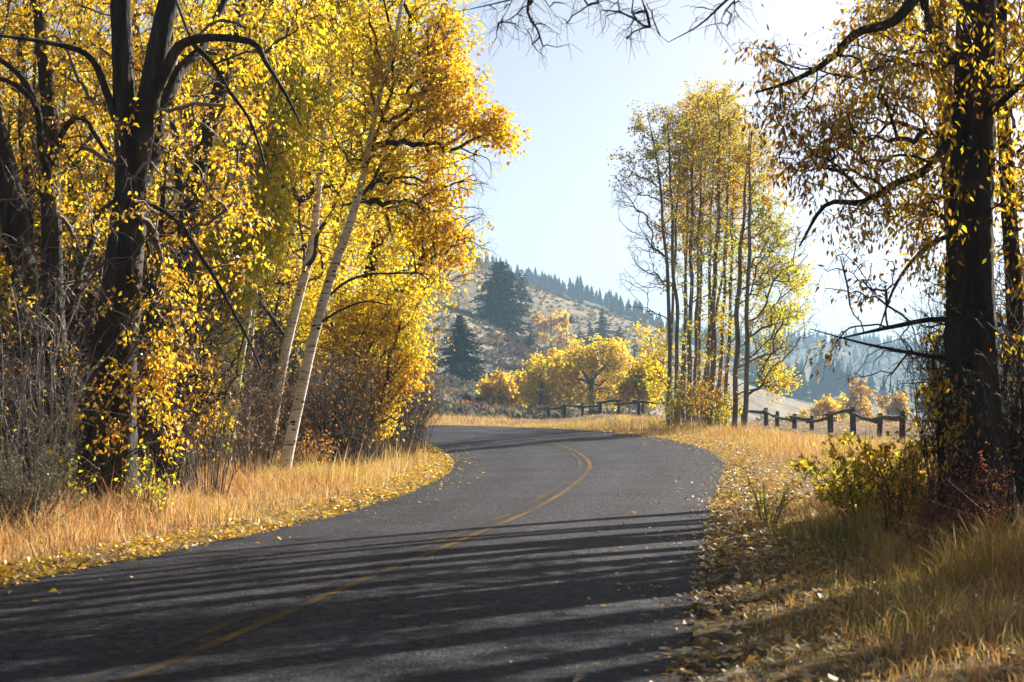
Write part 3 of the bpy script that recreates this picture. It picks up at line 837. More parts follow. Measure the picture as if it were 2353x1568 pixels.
# ---- the tall open stand past the bend, right of the road
def stand(seed, pts, d, widths, blobs, label, bare=(), nleaf=30, limbs=(), bark=None):
    t = root_trunk(TR(pts, d, [w_ * .6 for w_ in widths]))
    t = resample(t, 1.1); t[1:, :2] += np.random.default_rng(seed).normal(size=(len(t) - 1, 2)) * .028
    make_tree("cottonwood_tree", label, "tree", base_of(t), [t], blobs, bark or M_palebark, M_twig, seed=seed, nleaf=nleaf, leaf=(0.095, 0.062), spread=.45, droop=.4, bf=.22,
              sides=12, amp=.06, flare=.15, freq=5, group="tall thin cottonwoods in the stand past the bend", bare=list(bare), rtwig=.008, rexp=.40, minr=.0075, down=1.1, twiglets=3)
stand(31, [(1536, 958), (1538, 800), (1532, 640), (1520, 470), (1508, 360), (1490, 270)], 66, [18, 16, 13, 10, 7, 3],
      [(1480, 290, 66, 40, 40, 1, 16, 'oliv'), (1440, 390, 66, 40, 40, 1, 12, 'oliv'), (1500, 380, 66, 40, 90, 1, 24, 'green'), (1530, 470, 66, 30, 90, 1, 10, 'gold')],
      "leftmost thin trunk of the tall stand past the bend, its outer twigs nearly bare", bare=[(1460, 480, 66, 60, 130, 1.5, 80, 'gold'), (1480, 640, 66, 60, 90, 1.5, 50, 'gold'), (1430, 430, 66, 30, 60, 1, 24, 'gold')])
stand(32, [(1552, 955), (1556, 760), (1546, 560), (1540, 400), (1536, 280)], 67, [18, 15, 12, 8, 3],
      [(1540, 290, 67, 45, 60, 1.2, 34, 'oliv'), (1530, 400, 67, 40, 80, 1.2, 28, 'oliv'), (1520, 830, 68, 36, 80, 1.0, 36, 'yell'), (1545, 560, 67, 30, 120, 1, 14, 'green')],
      "second thin trunk from the road end of the tall stand", bare=[(1510, 560, 67, 60, 120, 1.5, 60, 'gold')])
stand(33, [(1582, 962), (1586, 780), (1588, 560), (1592, 380), (1598, 240)], 69, [20, 17, 13, 9, 3],
      [(1590, 260, 69, 55, 60, 1.4, 54, 'oliv'), (1585, 360, 69, 45, 70, 1.2, 44, 'oliv'), (1590, 520, 69, 40, 110, 1.2, 36, 'oliv'), (1580, 700, 69, 40, 100, 1.2, 20, 'green')],
      "third thin trunk of the tall stand, under its brown-gold top", bare=[(1580, 560, 69, 60, 150, 1.5, 90, 'gold')])
stand(34, [(1600, 950), (1606, 760), (1612, 540), (1620, 380), (1630, 250), (1635, 195)], 72, [16, 14, 11, 8, 5, 2],
      [(1625, 245, 72, 60, 55, 1.5, 70, 'gold'), (1620, 350, 72, 50, 70, 1.3, 50, 'oliv'), (1640, 300, 72, 60, 70, 1.3, 46, 'oliv'), (1610, 520, 72, 40, 110, 1.2, 30, 'gold')],
      "thin trunk with the highest brown-gold crown in the middle of the tall stand", bare=[(1610, 450, 72, 60, 150, 1.5, 90, 'gold')])
stand(35, [(1632, 975), (1638, 820), (1642, 650), (1650, 470), (1652, 330), (1650, 230)], 66, [25, 22, 18, 14, 9, 4],
      [(1660, 260, 66, 55, 60, 1.4, 60, 'oliv'), (1655, 380, 66, 55, 80, 1.4, 60, 'oliv'), (1640, 560, 66, 50, 110, 1.3, 44, 'green'), (1640, 760, 66, 40, 100, 1.2, 30, 'oliv')],
      "thickest brown trunk in the middle of the tall stand past the bend", bare=[(1650, 500, 66, 70, 180, 1.5, 60, 'gold')])
stand(36, [(1612, 972), (1622, 850), (1660, 640), (1676, 520), (1690, 400), (1700, 300)], 70, [14, 13, 11, 9, 6, 3],
      [(1700, 310, 70, 45, 60, 1.2, 44, 'gold'), (1690, 420, 70, 50, 80, 1.3, 44, 'oliv'), (1660, 600, 70, 40, 100, 1.2, 26, 'green')],
      "thin trunk slanting right across the middle of the tall stand", bare=[(1690, 520, 70, 60, 150, 1.5, 90, 'gold')])
stand(37, [(1686, 985), (1692, 860), (1698, 680), (1708, 500), (1718, 380), (1722, 290)], 64, [22, 20, 17, 12, 7, 3],
      [(1735, 350, 64, 50, 60, 1.2, 36, 'oliv'), (1770, 470, 64, 60, 70, 1.4, 44, 'green'), (1740, 420, 64, 60, 80, 1.3, 40, 'gold'), (1790, 640, 65, 50, 50, 1.2, 44, 'green'), (1780, 540, 64, 55, 60, 1.3, 50, 'green')],
      "left of the twin grey trunks standing apart at the fence end of the tall stand", bare=[(1790, 620, 64, 80, 150, 1.8, 80, 'gold'), (1650, 500, 64, 50, 150, 1.2, 40, 'gold'), (1770, 830, 64, 80, 80, 1.8, 70, 'gold')])
stand(38, [(1708, 985), (1716, 850), (1718, 680), (1722, 520), (1724, 400), (1728, 300)], 63, [20, 18, 16, 12, 7, 3],
      [(1800, 720, 64, 45, 40, 1.2, 40, 'lime'), (1780, 870, 64, 40, 34, 1, 34, 'yell'), (1760, 760, 65, 40, 90, 1.3, 46, 'green'), (1720, 640, 64, 40, 120, 1.2, 34, 'oliv'), (1830, 640, 64, 36, 40, 1.0, 30, 'lime')],
      "right of the twin grey trunks at the fence end of the tall stand", bare=[(1820, 760, 63.5, 80, 110, 1.8, 90, 'gold'), (1830, 560, 63.5, 50, 80, 1.4, 40, 'gold'), (1680, 420, 63.5, 50, 130, 1.2, 30, 'gold')])
stand(39, [(1560, 950), (1568, 850), (1578, 700), (1572, 560), (1566, 420)], 74, [14, 12, 10, 7, 3],
      [(1500, 800, 75, 45, 70, 1.2, 36, 'yell'), (1510, 880, 76, 24, 40, .8, 14, 'yell'), (1560, 480, 74, 40, 100, 1.2, 30, 'gold'), (1740, 560, 76, 60, 110, 1.4, 40, 'green'), (1700, 700, 76, 70, 140, 1.6, 60, 'green')],
      "faint thin trunk at the back of the tall stand with yellow leaves at its foot")

for i, (xa, xb, xt, yt, d_, w_, lab) in enumerate([
        (1543, 1545, 1560, 300, 69, 11, "thin stem squeezed between the two leftmost trunks of the tall stand"),
        (1570, 1574, 1580, 260, 71, 12, "thin stem just left of the third trunk of the tall stand"),
        (1594, 1600, 1612, 280, 68, 12, "thin grey stem just right of the third trunk of the tall stand"),
        (1622, 1630, 1640, 240, 70, 13, "grey stem hugging the left of the thickest trunk in the tall stand"),
        (1648, 1660, 1676, 270, 67, 13, "grey stem leaning out right of the thickest trunk in the tall stand"),
        (1668, 1676, 1690, 320, 69, 12, "thin stem in the gap before the twin trunks of the tall stand")]):
    stand(140 + i, [(xa, 962), (xb, 780), ((xb + xt) / 2, 520), (xt, 380), (xt + 4, yt)], d_, [w_ * 1.3, w_ * 1.1, w_ * .8, w_ * .5, 2],
          [(xt, yt + 60, d_, 40, 70, 1.2, 26, 'oliv'), (xt - 10, yt + 190, d_, 36, 90, 1.2, 18, 'gold')], lab, bare=[(xt, yt + 200, d_, 60, 150, 1.4, 60, 'gold')])

# ---- the dark leaning-in cottonwood close on the right
r1 = root_trunk(TR([(2262, 1260), (2250, 1120), (2240, 950), (2232, 760), (2232, 560), (2236, 360), (2240, 180), (2244, 0), (2252, -300), (2260, -700)], 18, [150, 132, 118, 108, 96, 90, 86, 80, 60, 26]))
r1l = [TR([(2244, -60), (2160, -60), (2080, 20), (2000, 70), (1940, 110), (1850, 160), (1790, 190), (1735, 215)], [18, 17.8, 17.5, 17.3, 17.2, 17, 16.9, 16.8], [46, 36, 26, 22, 18, 13, 9, 4]),
       TR([(2232, 250), (2170, 330), (2110, 400), (2060, 420), (1960, 470), (1895, 480), (1860, 520), (1842, 560)], [18, 17.8, 17.6, 17.4, 17.2, 17, 17, 17], [26, 22, 18, 16, 12, 10, 8, 4]),
       TR([(2236, 180), (2180, 120), (2130, 20), (2090, -120), (2050, -260)], [18, 18.3, 18.6, 19, 19.3], [32, 28, 22, 16, 8]),
       TR([(2238, 290), (2290, 250), (2340, 180), (2420, 130)], [18, 17.7, 17.4, 17.2], [22, 18, 14, 7]),
       TR([(2230, 520), (2160, 560), (2090, 600), (2040, 680), (2020, 760)], [18, 18.3, 18.6, 18.8, 19], [14, 12, 9, 6, 3]),
       TR([(2228, 740), (2150, 740), (2050, 752), (1990, 760), (1936, 772)], [18, 17.7, 17.5, 17.4, 17.3], [14, 12, 10, 7, 3]),
       TR([(2215, 830), (2120, 810), (2030, 800), (1950, 780), (1860, 750)], [18, 18.2, 18.4, 18.6, 18.8], [11, 9, 7, 5, 2]),
       TR([(2246, -200), (2050, -170), (1850, -90), (1700, -20), (1640, 30), (1590, 85), (1530, 90)], [18, 17, 16.4, 16, 15.8, 15.6, 15.5], [40, 26, 14, 8, 5, 3, 1.6]),
       TR([(2246, -260), (1950, -260), (1650, -170), (1430, -80), (1250, -15), (1130, 20), (1050, 25)], [18, 16.6, 15.8, 15.2, 14.8, 14.6, 14.5], [44, 30, 16, 9, 5, 3, 1.6])]
make_tree("cottonwood_tree", "massive dark cottonwood trunk on the right with long limbs of narrow gold leaves", "tree", base_of(r1), [r1],
          [(1960, 170, 17.5, 180, 110, 1.3, 84, 'gold'), (1870, 320, 17.3, 110, 100, 1.0, 60, 'brown'), (2040, 320, 17.5, 140, 140, 1.2, 96, 'gold'), (2080, 80, 17.8, 140, 110, 1.3, 90, 'gold'), (1990, 480, 17.4, 100, 50, .8, 34, 'gold'),
           (2130, 480, 17.6, 70, 110, .8, 34, 'gold'), (2300, 120, 18, 120, 150, 1.2, 80, 'gold'), (2310, 480, 17.8, 60, 150, .7, 50, 'gold'), (2150, 720, 17.8, 36, 130, .5, 18, 'gold'), (1770, 120, 17, 50, 60, .6, 10, 'brown'),
           (2160, 950, 17.6, 40, 130, .4, 20, 'gold'), (2330, 700, 17.6, 40, 120, .5, 20, 'gold'), (2050, -170, 18, 300, 110, 2, 40, 'gold'), (1780, 230, 17, 40, 60, .6, 22, 'brown'), (1980, 660, 17.4, 60, 50, .6, 8, 'brown'), (1950, 780, 17.4, 40, 60, .6, 6, 'brown')],
          M_dark, M_darktwig, seed=41, nleaf=17, more=.9, leaf=(0.072, 0.027), limbs=r1l, spread=.3, droop=1.0, sides=36, freq=17, amp=.15, twiglets=3, down=.2, minr=.0036, rtwig=.0052,
          bare=[(2180, 800, 17.8, 120, 200, .7, 110, 'gold'), (2230, 1000, 17.3, 90, 160, .3, 60, 'gold'), (1600, 50, 15.7, 90, 50, .6, 20, 'gold'), (1420, 0, 15, 140, 70, .7, 30, 'gold'), (1200, 40, 14.7, 120, 50, .6, 26, 'gold'), (1660, 20, 15.8, 60, 60, .6, 14, 'gold'),
                (2040, 820, 18, 90, 80, .8, 22, 'gold'), (1960, 640, 17.5, 100, 120, .8, 26, 'gold'), (1460, 100, 15.2, 30, 50, .3, 6, 'gold'), (1250, 90, 14.9, 50, 20, .4, 5, 'gold')])
r2 = root_trunk(TR([(2195, 1120), (2196, 900), (2200, 700), (2188, 450), (2172, 220), (2160, 60), (2150, -100), (2140, -400)], 21.3, [52, 48, 44, 42, 38, 34, 30, 12]))
make_tree("cottonwood_tree", "slim brown trunk just behind the massive dark trunk on the right", "tree", base_of(r2), [r2],
          [(2150, 200, 21.5, 140, 170, 1.4, 80, 'gold'), (2150, 450, 21.5, 70, 130, 1.0, 36, 'gold'), (2170, 700, 21, 36, 130, .6, 22, 'gold'), (2120, 0, 21.5, 170, 100, 1.4, 50, 'gold'), (2170, 880, 21, 36, 110, .5, 16, 'gold')],
          M_greybark, M_darktwig, seed=43, nleaf=22, leaf=(0.10, 0.036), spread=.34, droop=1.0, sides=16, freq=7, bare=[(2185, 850, 21, 50, 200, .9, 50, 'gold')], twiglets=3, down=.3)
r3 = root_trunk(TR([(2345, 1150), (2340, 900), (2325, 600), (2310, 350), (2300, 100), (2310, -200)], 20.5, [44, 40, 36, 30, 26, 12]))
make_tree("cottonwood_tree", "thin trunk showing at the right edge beside the massive dark trunk", "tree", base_of(r3), [r3],
          [(2330, 300, 20.7, 110, 200, 1.4, 70, 'gold'), (2340, 650, 20.7, 70, 150, 1.2, 40, 'gold'), (2340, 50, 20.7, 140, 120, 1.4, 50, 'gold')],
          M_dark, M_darktwig, seed=45, nleaf=22, leaf=(0.10, 0.036), spread=.34, droop=1.0, sides=16, freq=7, bare=[(2340, 850, 20.7, 70, 200, 1.2, 50, 'gold')], twiglets=3, down=.3)

# ---- generic roadside trees: copies fill the wood behind the left verge and the right shoulder
def local_tree(name, label, seed, h, r, pal1, pal2, bark, twig, lean=0.3, nleaf=40, n=260, leaf=(0.10, 0.075), group=None, low=0.28, wid=0.24, loc=(0, 0, 0), spread=.42, ntr=7, dome=False):
    rng = np.random.default_rng(seed)
    loc = np.array(loc, float)
    t = np.array([(lean * (k / (ntr - 1)) ** 1.5 + 0.12 * rng.normal() * (k > 0), 0.12 * rng.normal() * (k > 0), h * k / (ntr - 1) - 0.15 * (k == 0), r * (1 - 0.93 * k / (ntr - 1))) for k in range(ntr)])
    t[:, :3] += loc
    s = 1.0
    def local_blob(cx, cy, cz, rx, ry, rz_, n_, p):
        c = loc + np.array([cx, cy, cz])
        d = c[1] if abs(c[1]) > 1e-6 else 1e-6
        return c, (rx, ry, rz_), n_, p
    blobs = []
    if dome:
        ww = wid * h
        blobs = []
        for k in range(11):
            a_ = rng.uniform(0, 6.28); z_ = rng.uniform(low + .12, .86); e_ = math.sqrt(max(0.05, 1 - ((z_ - .5) / .52) ** 2))
            r_ = ww * e_ * rng.uniform(.35, 1.15)
            blobs.append(((math.cos(a_) * r_, math.sin(a_) * r_, z_ * h), (ww * rng.uniform(.3, .6), ww * .5, h * rng.uniform(.09, .17)), int(n / 11 * rng.uniform(.6, 1.3)), pal1 if rng.random() < .7 else pal2))
        return t, blobs
    for k in range(9):
        z = rng.uniform(low, 0.97)
        ww = wid * h * (0.45 + 0.9 * math.sin(math.pi * min(1, (1 - z) / (1 - low) * 0.9 + 0.1)))
        blobs.append(((rng.normal() * ww * .45 + lean * z, rng.normal() * ww * .45, z * h), (ww * .75, ww * .75, h * .14), n // 9, pal1 if rng.random() < .65 else pal2))
    return t, blobs

def make_local(name, label, cat, seed, h, r, pal1, pal2, bark, twig, loc, group=None, **kw):
    opt = dict(lean=0.3, nleaf=40, n=260, leaf=(0.10, 0.075), low=0.28, wid=0.24, spread=.42, bare_n=30)
    opt.update(kw)
    t, bl = local_tree(name, label, seed, h, r, pal1, pal2, bark, twig, opt['lean'], n=opt['n'], low=opt['low'], wid=opt['wid'], loc=loc, dome=opt.get('dome', False))
    global blob_points
    keep = blob_points
    def lp(b, rng):
        (cx, cy, cz), (rx, ry, rz_), n_, p = b[:4]
        v = norm(rng.normal(size=(n_, 3))) * (rng.uniform(0.05, 1, (n_, 1)) ** (1 / 2.4))
        return np.array(loc, float) + np.array([cx, cy, cz]) + v * np.array([rx, ry, rz_])
    blob_points = lp
    bl8 = [(a, b, c, p, 0, 0, 0, p) for a, b, c, p in bl]
    bare = [((0, 0, h * .35), (h * .16, h * .16, h * .22), opt['bare_n'], 'gold', 0, 0, 0, 'gold')]
    root = make_tree(name, label, cat, tuple(loc), [t], bl8, bark, twig, seed=seed, nleaf=opt['nleaf'], leaf=opt['leaf'], spread=opt['spread'], droop=.6, group=group, sides=12, amp=.07, flare=.25,
                     freq=7, bare=bare, bf=.3, down=.7, rtwig=opt.get('rtwig', .009), minr=opt.get('minr', .006))
    blob_points = keep
    return root

def at(X, d, z=None):
    x = (X * K - 512) / F * d
    return (x, d, float(gz(x, d)) if z is None else z)

GB = "golden trees filling the wood behind the left verge"
LB = "gold-leaved tree deep in the wood behind the left roadside trees"
wa = make_local("cottonwood_tree", LB, "tree", 61, 13, .24, 'gold', 'yell', M_dark, M_darktwig, at(300, 38), GB, n=230, nleaf=36)
wb = make_local("cottonwood_tree", LB, "tree", 62, 11.5, .18, 'yell', 'gold', M_greybark, M_darktwig, at(640, 46), GB, n=260, nleaf=36, low=.2)
wc = make_local("cottonwood_tree", "nearly bare twiggy young tree in the dark wood behind the forked cottonwood", "tree", 63, 8.5, .10, 'gold', 'gold', M_dark, M_darktwig, at(330, 31), "bare young trees inside the left wood", n=70, nleaf=16, low=.25, wid=.2, bare_n=420, leaf=(.07, .045))
for i, (X_, d_, rz_, s_, src) in enumerate([(60, 42, 1.0, 1.1, 0), (460, 44, 2.2, 1.0, 0), (180, 50, 3.0, 1.0, 1), (560, 56, 4.1, 1.15, 0), (360, 60, 5.0, 1.1, 1), (780, 52, 2.6, 1.05, 0),
                                            (30, 62, 1.7, 1.2, 0), (880, 58, .4, .8, 1), (720, 62, 3.7, 1.1, 1), (-260, 30, 3.3, 1.0, 0), (-420, 24, 2.0, 1.0, 1)]):
    copy_tree((wa, wb)[src], at(X_, d_), rz_, s_, LB, GB)
for X_, d_, rz_, s_ in [(40, 29, 1, 1.1), (200, 28, 2.2, 1.0), (140, 33, 3, 1.2), (260, 35, 4, 1.1), (420, 33, 5, 1.0), (500, 36, .5, 1.0), (60, 36, 1.8, 1.2), (380, 27.5, 2.9, .9), (640, 44, 4.2, .8), (560, 41, 3.3, 1.0), (850, 48, .2, .7), (690, 47, 2.1, .9)]:
    copy_tree(wc, at(X_, d_), rz_, s_, "nearly bare twiggy young tree inside the wood behind the left roadside trees", "bare young trees inside the left wood")

# shade trees on the right shoulder: their long shadows stripe the road
GR = "cottonwoods along the right shoulder just outside the view"
LR = "cottonwood on the right shoulder beyond the edge of the view"
sa = make_local("cottonwood_tree", LR, "tree", 71, 14.5, .26, 'gold', 'yell', M_dark, M_darktwig, (8.2, 19.2, 0), GR, n=60, nleaf=12, low=.68, wid=.12, bare_n=8, lean=.2)
rs = np.random.default_rng(99)
for c_ in (-3.0, -4.2, -5.3, -6.0, -6.6, -7.5, -8.8, -9.25, -9.7, -10.3, -10.8, -11.4, -11.75, -12.3, -12.8, -13.2, -13.9):
    x_ = rs.uniform(7.0, 8.8) + max(0, -c_ - 9.5) * .55
    y_ = (x_ * math.cos(az) - c_) / math.sin(az)
    s_ = rs.uniform(.7, 1.45)
    copy_tree(sa, (x_, y_, float(gz(x_, y_))), rs.uniform(0, 6.28), (s_, s_, rs.uniform(.85, 1.1)), LR, GR)

for c_, x_ in ((-5.0, 8.8), (-6.3, 12.0), (-7.7, 12.6)):
    y_ = (x_ * math.cos(az) - c_) / math.sin(az)
    copy_tree(wa, (x_, y_, float(gz(x_, y_))), c_, (.6, .6, .8), LR, GR)

# unseen roadside trees added behind and beside the viewpoint to block sky fill
for i, (x_, y_) in enumerate([(-11, 9), (-12.5, 3), (-14, -5), (-13, -13), (-17, -22), (8, -3), (6.5, -11), (9, -18), (4, -26), (-22, -8), (12, 4), (13, -10), (-6, -36), (-18, 12)]):
    copy_tree((wa, wb)[i % 2], (x_, y_, 0.0), i * 1.7, 1.05 + .1 * (i % 3), "unseen gold-leaved roadside tree added around the viewpoint to block sky light", "unseen roadside trees added around the viewpoint")

# ---- mid-distance yellow trees behind the fence
def hz(x, y):
    return float(height(np.array([x]), np.array([y]))[0])
def far_at(X, d):
    x = (X * K - 512) / F * d
    return (x, d, hz(x, d))
def far_tree(X, d, top, wpx, p1, p2, label, seed, n=300, low=.12, nleaf=24, leaf=(.30, .22), group=None, bark=None, bare_n=20):
    loc = far_at(X, d)
    h = W(X, top, d)[2] - loc[2]
    wid = wpx * K / F * d / h * 0.44
    return make_local("autumn_tree", label, "tree", seed, h, .03 * h, p1, p2, bark or M_greybark, M_twig, loc, group, n=n, low=low, wid=wid, nleaf=nleaf, leaf=leaf, spread=.055 * h + .25, bare_n=bare_n, lean=.2, rtwig=.02, minr=.018, dome=True)
def far_crown(label, seed, pts, d, widths, blobs, limbs=()):
    t = TR(pts, d, widths)
    t[0, 2] = hz(t[0, 0], t[0, 1]) - .2
    b_ = (float(t[0, 0]), float(d), hz(t[0, 0], t[0, 1]))
    make_tree("autumn_tree", label, "tree", b_, [t], blobs, M_greybark, M_twig, seed=seed, nleaf=24, leaf=(.24, .17), spread=.6, droop=.4, bf=.3, sides=10, amp=.06, flare=.2, freq=5, rtwig=.02, minr=.016, down=.6, twiglets=3,
              limbs=[TR(l, d, w) for l, w in limbs])
far_crown("broad round yellow tree behind the fence, largest of the yellow trees there", 81, [(1362, 940), (1360, 890), (1366, 840), (1358, 800)], 165, [15, 12, 9, 4],
          [(1330, 825, 165, 45, 42, 3, 90, 'yell'), (1390, 815, 165, 52, 42, 3, 110, 'yell'), (1428, 860, 164, 34, 52, 2.5, 80, 'yell'), (1300, 870, 165, 36, 42, 2.5, 70, 'gold'), (1360, 875, 167, 62, 40, 2, 70, 'gold'), (1400, 905, 164, 44, 26, 2, 44, 'yell'), (1330, 915, 164, 34, 22, 2, 30, 'yell')],
          [([(1362, 885), (1335, 850), (1318, 815)], [9, 7, 3]), ([(1364, 870), (1395, 835), (1415, 800)], [9, 7, 3])])
far_crown("narrow yellow tree just left of the broad round yellow tree", 82, [(1246, 945), (1244, 900), (1248, 850), (1240, 825)], 160, [9, 8, 6, 3],
          [(1240, 850, 160, 32, 34, 2, 70, 'yell'), (1262, 900, 160, 24, 40, 2, 50, 'gold'), (1222, 905, 160, 20, 34, 2, 46, 'yell'), (1275, 835, 161, 20, 22, 1.5, 26, 'yell')])
far_tree(1150, 170, 830, 80, 'gold', 'orng', "small dull-gold tree right of the lone conifer's foot", 83, 160)
far_tree(1195, 172, 850, 60, 'gold', 'yell', "low dull-gold tree between the small gold tree and the narrow yellow tree", 84, 130)
far_tree(1290, 190, 800, 70, 'gold', 'yell', "dull yellow tree touching the left side of the broad round yellow tree", 85, 160)
far_tree(1475, 150, 800, 80, 'yell', 'gold', "yellow tree behind the left foot of the tall stand", 86, 200)
far_tree(1265, 440, 707, 80, 'gold', 'yell', "pale yellow tree high on the sage slope", 87, 160, leaf=(.6, .4))
far_tree(1300, 430, 735, 60, 'gold', 'brown', "pale bare-topped tree just below the pale yellow tree on the slope", 88, 90, leaf=(.6, .4), bare_n=50)
far_tree(1888, 210, 905, 70, 'orng', 'gold', "orange bush-like tree behind the right-hand fence posts", 89, 180)
far_tree(1975, 240, 865, 80, 'brown', 'orng', "taller pinkish-brown tree behind the right-hand fence posts", 90, 150, bare_n=60)
far_tree(1935, 260, 905, 34, 'lime', 'yell', "small pale lime tree between the two orange trees beyond the fence", 91, 70)
far_tree(2050, 250, 880, 60, 'brown', 'orng', "faint pink-brown tree at the far right behind the fence", 92, 110, bare_n=50)
far_tree(1835, 230, 940, 50, 'yell', 'gold', "low pale yellow tree beyond the fence, next to the tall stand", 93, 80)

# ------------------------------------------------------------------ conifers
NEED = [(0.030, 0.050, 0.028), (0.020, 0.036, 0.024), (0.055, 0.075, 0.032), (0.08, 0.075, 0.035)]
def make_conifer(label, X, Ybase, Ytop, d, wpx, seed, nbr=230, shape=.8, group=None, low=.04):
    rng = np.random.default_rng(seed)
    loc = np.array(far_at(X, d))
    h = W(X, Ytop, d)[2] - loc[2]
    rb = wpx * K / F * d * 0.66
    root = thing("conifer_tree", label, "conifer", tuple(loc), group)
    mb = MB()
    tubes(mb, np.array([[(0, 0, -.3), (0, 0, h * .4), (.05, 0, h * .75), (0, 0, h)]]) + 0.0, np.array([[.022 * h, .015 * h, .008 * h, .002 * h]]), 8)
    mb.build("trunk", M_dark, root)
    t = np.sort(rng.uniform(low, 0.985, nbr))
    ang = rng.uniform(0, 2 * np.pi, nbr)
    ln = rb * ((1 - t) ** shape) * rng.uniform(.4, 1.15, nbr) * (1 + .18 * np.sin(ang * 2 + seed) * np.cos(t * 9 + seed)) * np.minimum(1, .55 + t * 4) + .02 * h
    sl = -0.28 + 0.55 * t
    k = 20
    s = (np.arange(k) + .7) / k
    dirn = np.stack([np.cos(ang), np.sin(ang), sl], 1)
    P = np.array([0, 0, 1.0]) * (t * h)[:, None, None] + dirn[:, None] * (ln[:, None] * s)[..., None]
    P[..., 2] -= .12 * ln[:, None] * s ** 2
    P = P.reshape(-1, 3)
    perp = np.stack([-np.sin(ang), np.cos(ang), np.zeros(nbr)], 1)
    ax = np.repeat(dirn[:, None] * .7, k, 1) + np.repeat(perp[:, None], k, 1) * rng.choice([-1, 1], (nbr, k))[..., None] * .9
    ax[..., 2] += rng.normal(-.22, .25, (nbr, k))
    sz = (ln[:, None] * .26 * (1.15 - .6 * s) + .013 * h) * rng.uniform(.7, 1.2, (nbr, k))
    n = nbr * k
    lb = MB()
    leaf_quads(lb, P, ax.reshape(-1, 3), sz.ravel(), sz.ravel() * .5, pal(NEED, [4, 4, 2, .6], n, rng, .25), rng, .25)
    br = MB()
    tubes(br, np.stack([np.array([0, 0, 1.0]) * (t * h)[:, None], np.array([0, 0, 1.0]) * (t * h)[:, None] + dirn * (ln * .9)[:, None]], 1), np.repeat((.002 * h * (1.2 - t))[:, None], 2, 1) * [1, .4], 3)
    br.build("branches", M_darktwig, root, kind="stuff")
    lb.build("crown", M_needle, root, smooth=False, kind="stuff")
    return root
make_conifer("broad dark-green conical conifer standing alone low on the sage slope", 1058, 885, 722, 232, 122, 101, 330, .85)
make_conifer("tallest dark conifer with a blunt ragged top on the second spur of the hill", 1150, 755, 602, 358, 108, 102, 340, .45)
make_conifer("thin-topped conifer touching the right side of the blunt-topped tallest one", 1198, 740, 618, 465, 46, 103, 170, .6)
make_conifer("thin spindly conifer below and right of the tallest one, in the reddish thicket", 1217, 825, 735, 335, 30, 104, 110, .6)
make_conifer("tallest of the small dark conifers above the broad yellow tree", 1382, 790, 712, 455, 48, 105, 160, .6)
make_conifer("small conifer left of the tallest small one above the broad yellow tree", 1355, 790, 738, 450, 40, 106, 130, .7)
make_conifer("smallest ragged conifer at the left of the group above the broad yellow tree", 1330, 790, 744, 445, 34, 107, 100, .7)
make_conifer("little conical conifer right of the group above the broad yellow tree", 1423, 800, 746, 455, 40, 108, 110, .8)
make_conifer("dim conifer half hidden by the left edge of the tall stand", 1458, 840, 768, 430, 34, 109, 110, .8)
make_conifer("round dark juniper-like conifer on the open slope right of the pale yellow tree", 1305, 745, 722, 470, 34, 110, 110, .35)

def far_forest(name, label, spots, seed, hmin, hmax):
    rng = np.random.default_rng(seed)
    mb = MB()
    n = len(spots)
    tiers, sp = 7, 9
    for (x, y, z) in spots:
        h = rng.uniform(hmin, hmax) * (1 + .25 * (rng.random() < .08)); rb = h * rng.uniform(.17, .29)
        col = pal(NEED, [4, 4, 2, .3], 1, rng, .2)[0]
        V, T = [], []
        for k in range(tiers):
            z0 = z - 1 + h * (.06 + .82 * k / tiers); z1 = z - 1 + h * min(1.0, (.06 + .82 * (k + 1.9) / tiers))
            rr = rb * (1 - k / tiers) ** .85 + .05 * rb
            a = np.arange(sp * 2) / (sp * 2) * 2 * np.pi + rng.uniform(0, 6)
            rad = rr * np.where(np.arange(sp * 2) % 2 == 0, 1.0, .5) * rng.uniform(.65, 1.2, sp * 2)
            b = len(V)
            V += [(x + rad[i] * math.cos(a[i]), y + rad[i] * math.sin(a[i]), z0 + rng.normal() * .02 * h) for i in range(sp * 2)] + [(x, y, z1)]
            T += [(b + i, b + (i + 1) % (sp * 2), b + sp * 2) for i in range(sp * 2)]
        mb.add(np.array(V), t=np.array(T), col=col)
    o = mb.build(name, M_needle, None, smooth=False)
    tag(o, label, "forest", kind="stuff")
    return o
rng = np.random.default_rng(5)
def spots_on(d0, d1, X0, X1, n, cond=None):
    d = rng.uniform(d0, d1, n); X_ = rng.uniform(X0, X1, n)
    x = (X_ * K - 512) / F * d
    z = height(x, d)
    s = np.stack([x, d, z], 1)
    if cond is not None: s = s[cond(x, d)]
    return s
clump = lambda s, th: (lambda x, y: vnoise(np.stack([x, y, 0 * x], 1) * s, 3) > th)
far_forest("forest", "dense blue-hazed conifer forest along the far ridge left of the tall stand",
           np.vstack([spots_on(900, 1010, -250, 1750, 800), spots_on(760, 900, -250, 1700, 200, clump(.01, -.1))]), 1, 7, 13)
far_forest("forest", "pale blue conifer forest on the distant hills beyond the right-hand fence",
           np.vstack([spots_on(1480, 1620, 1450, 2500, 300), spots_on(1250, 1500, 1450, 2500, 240, clump(.006, .05))]), 2, 8, 15)
far_forest("forest", "darker blue conifer clump on the lower slope behind the right-hand fence",
           np.vstack([spots_on(720, 830, 1690, 1960, 110), spots_on(700, 840, 1960, 2200, 24)]), 3, 8, 14)

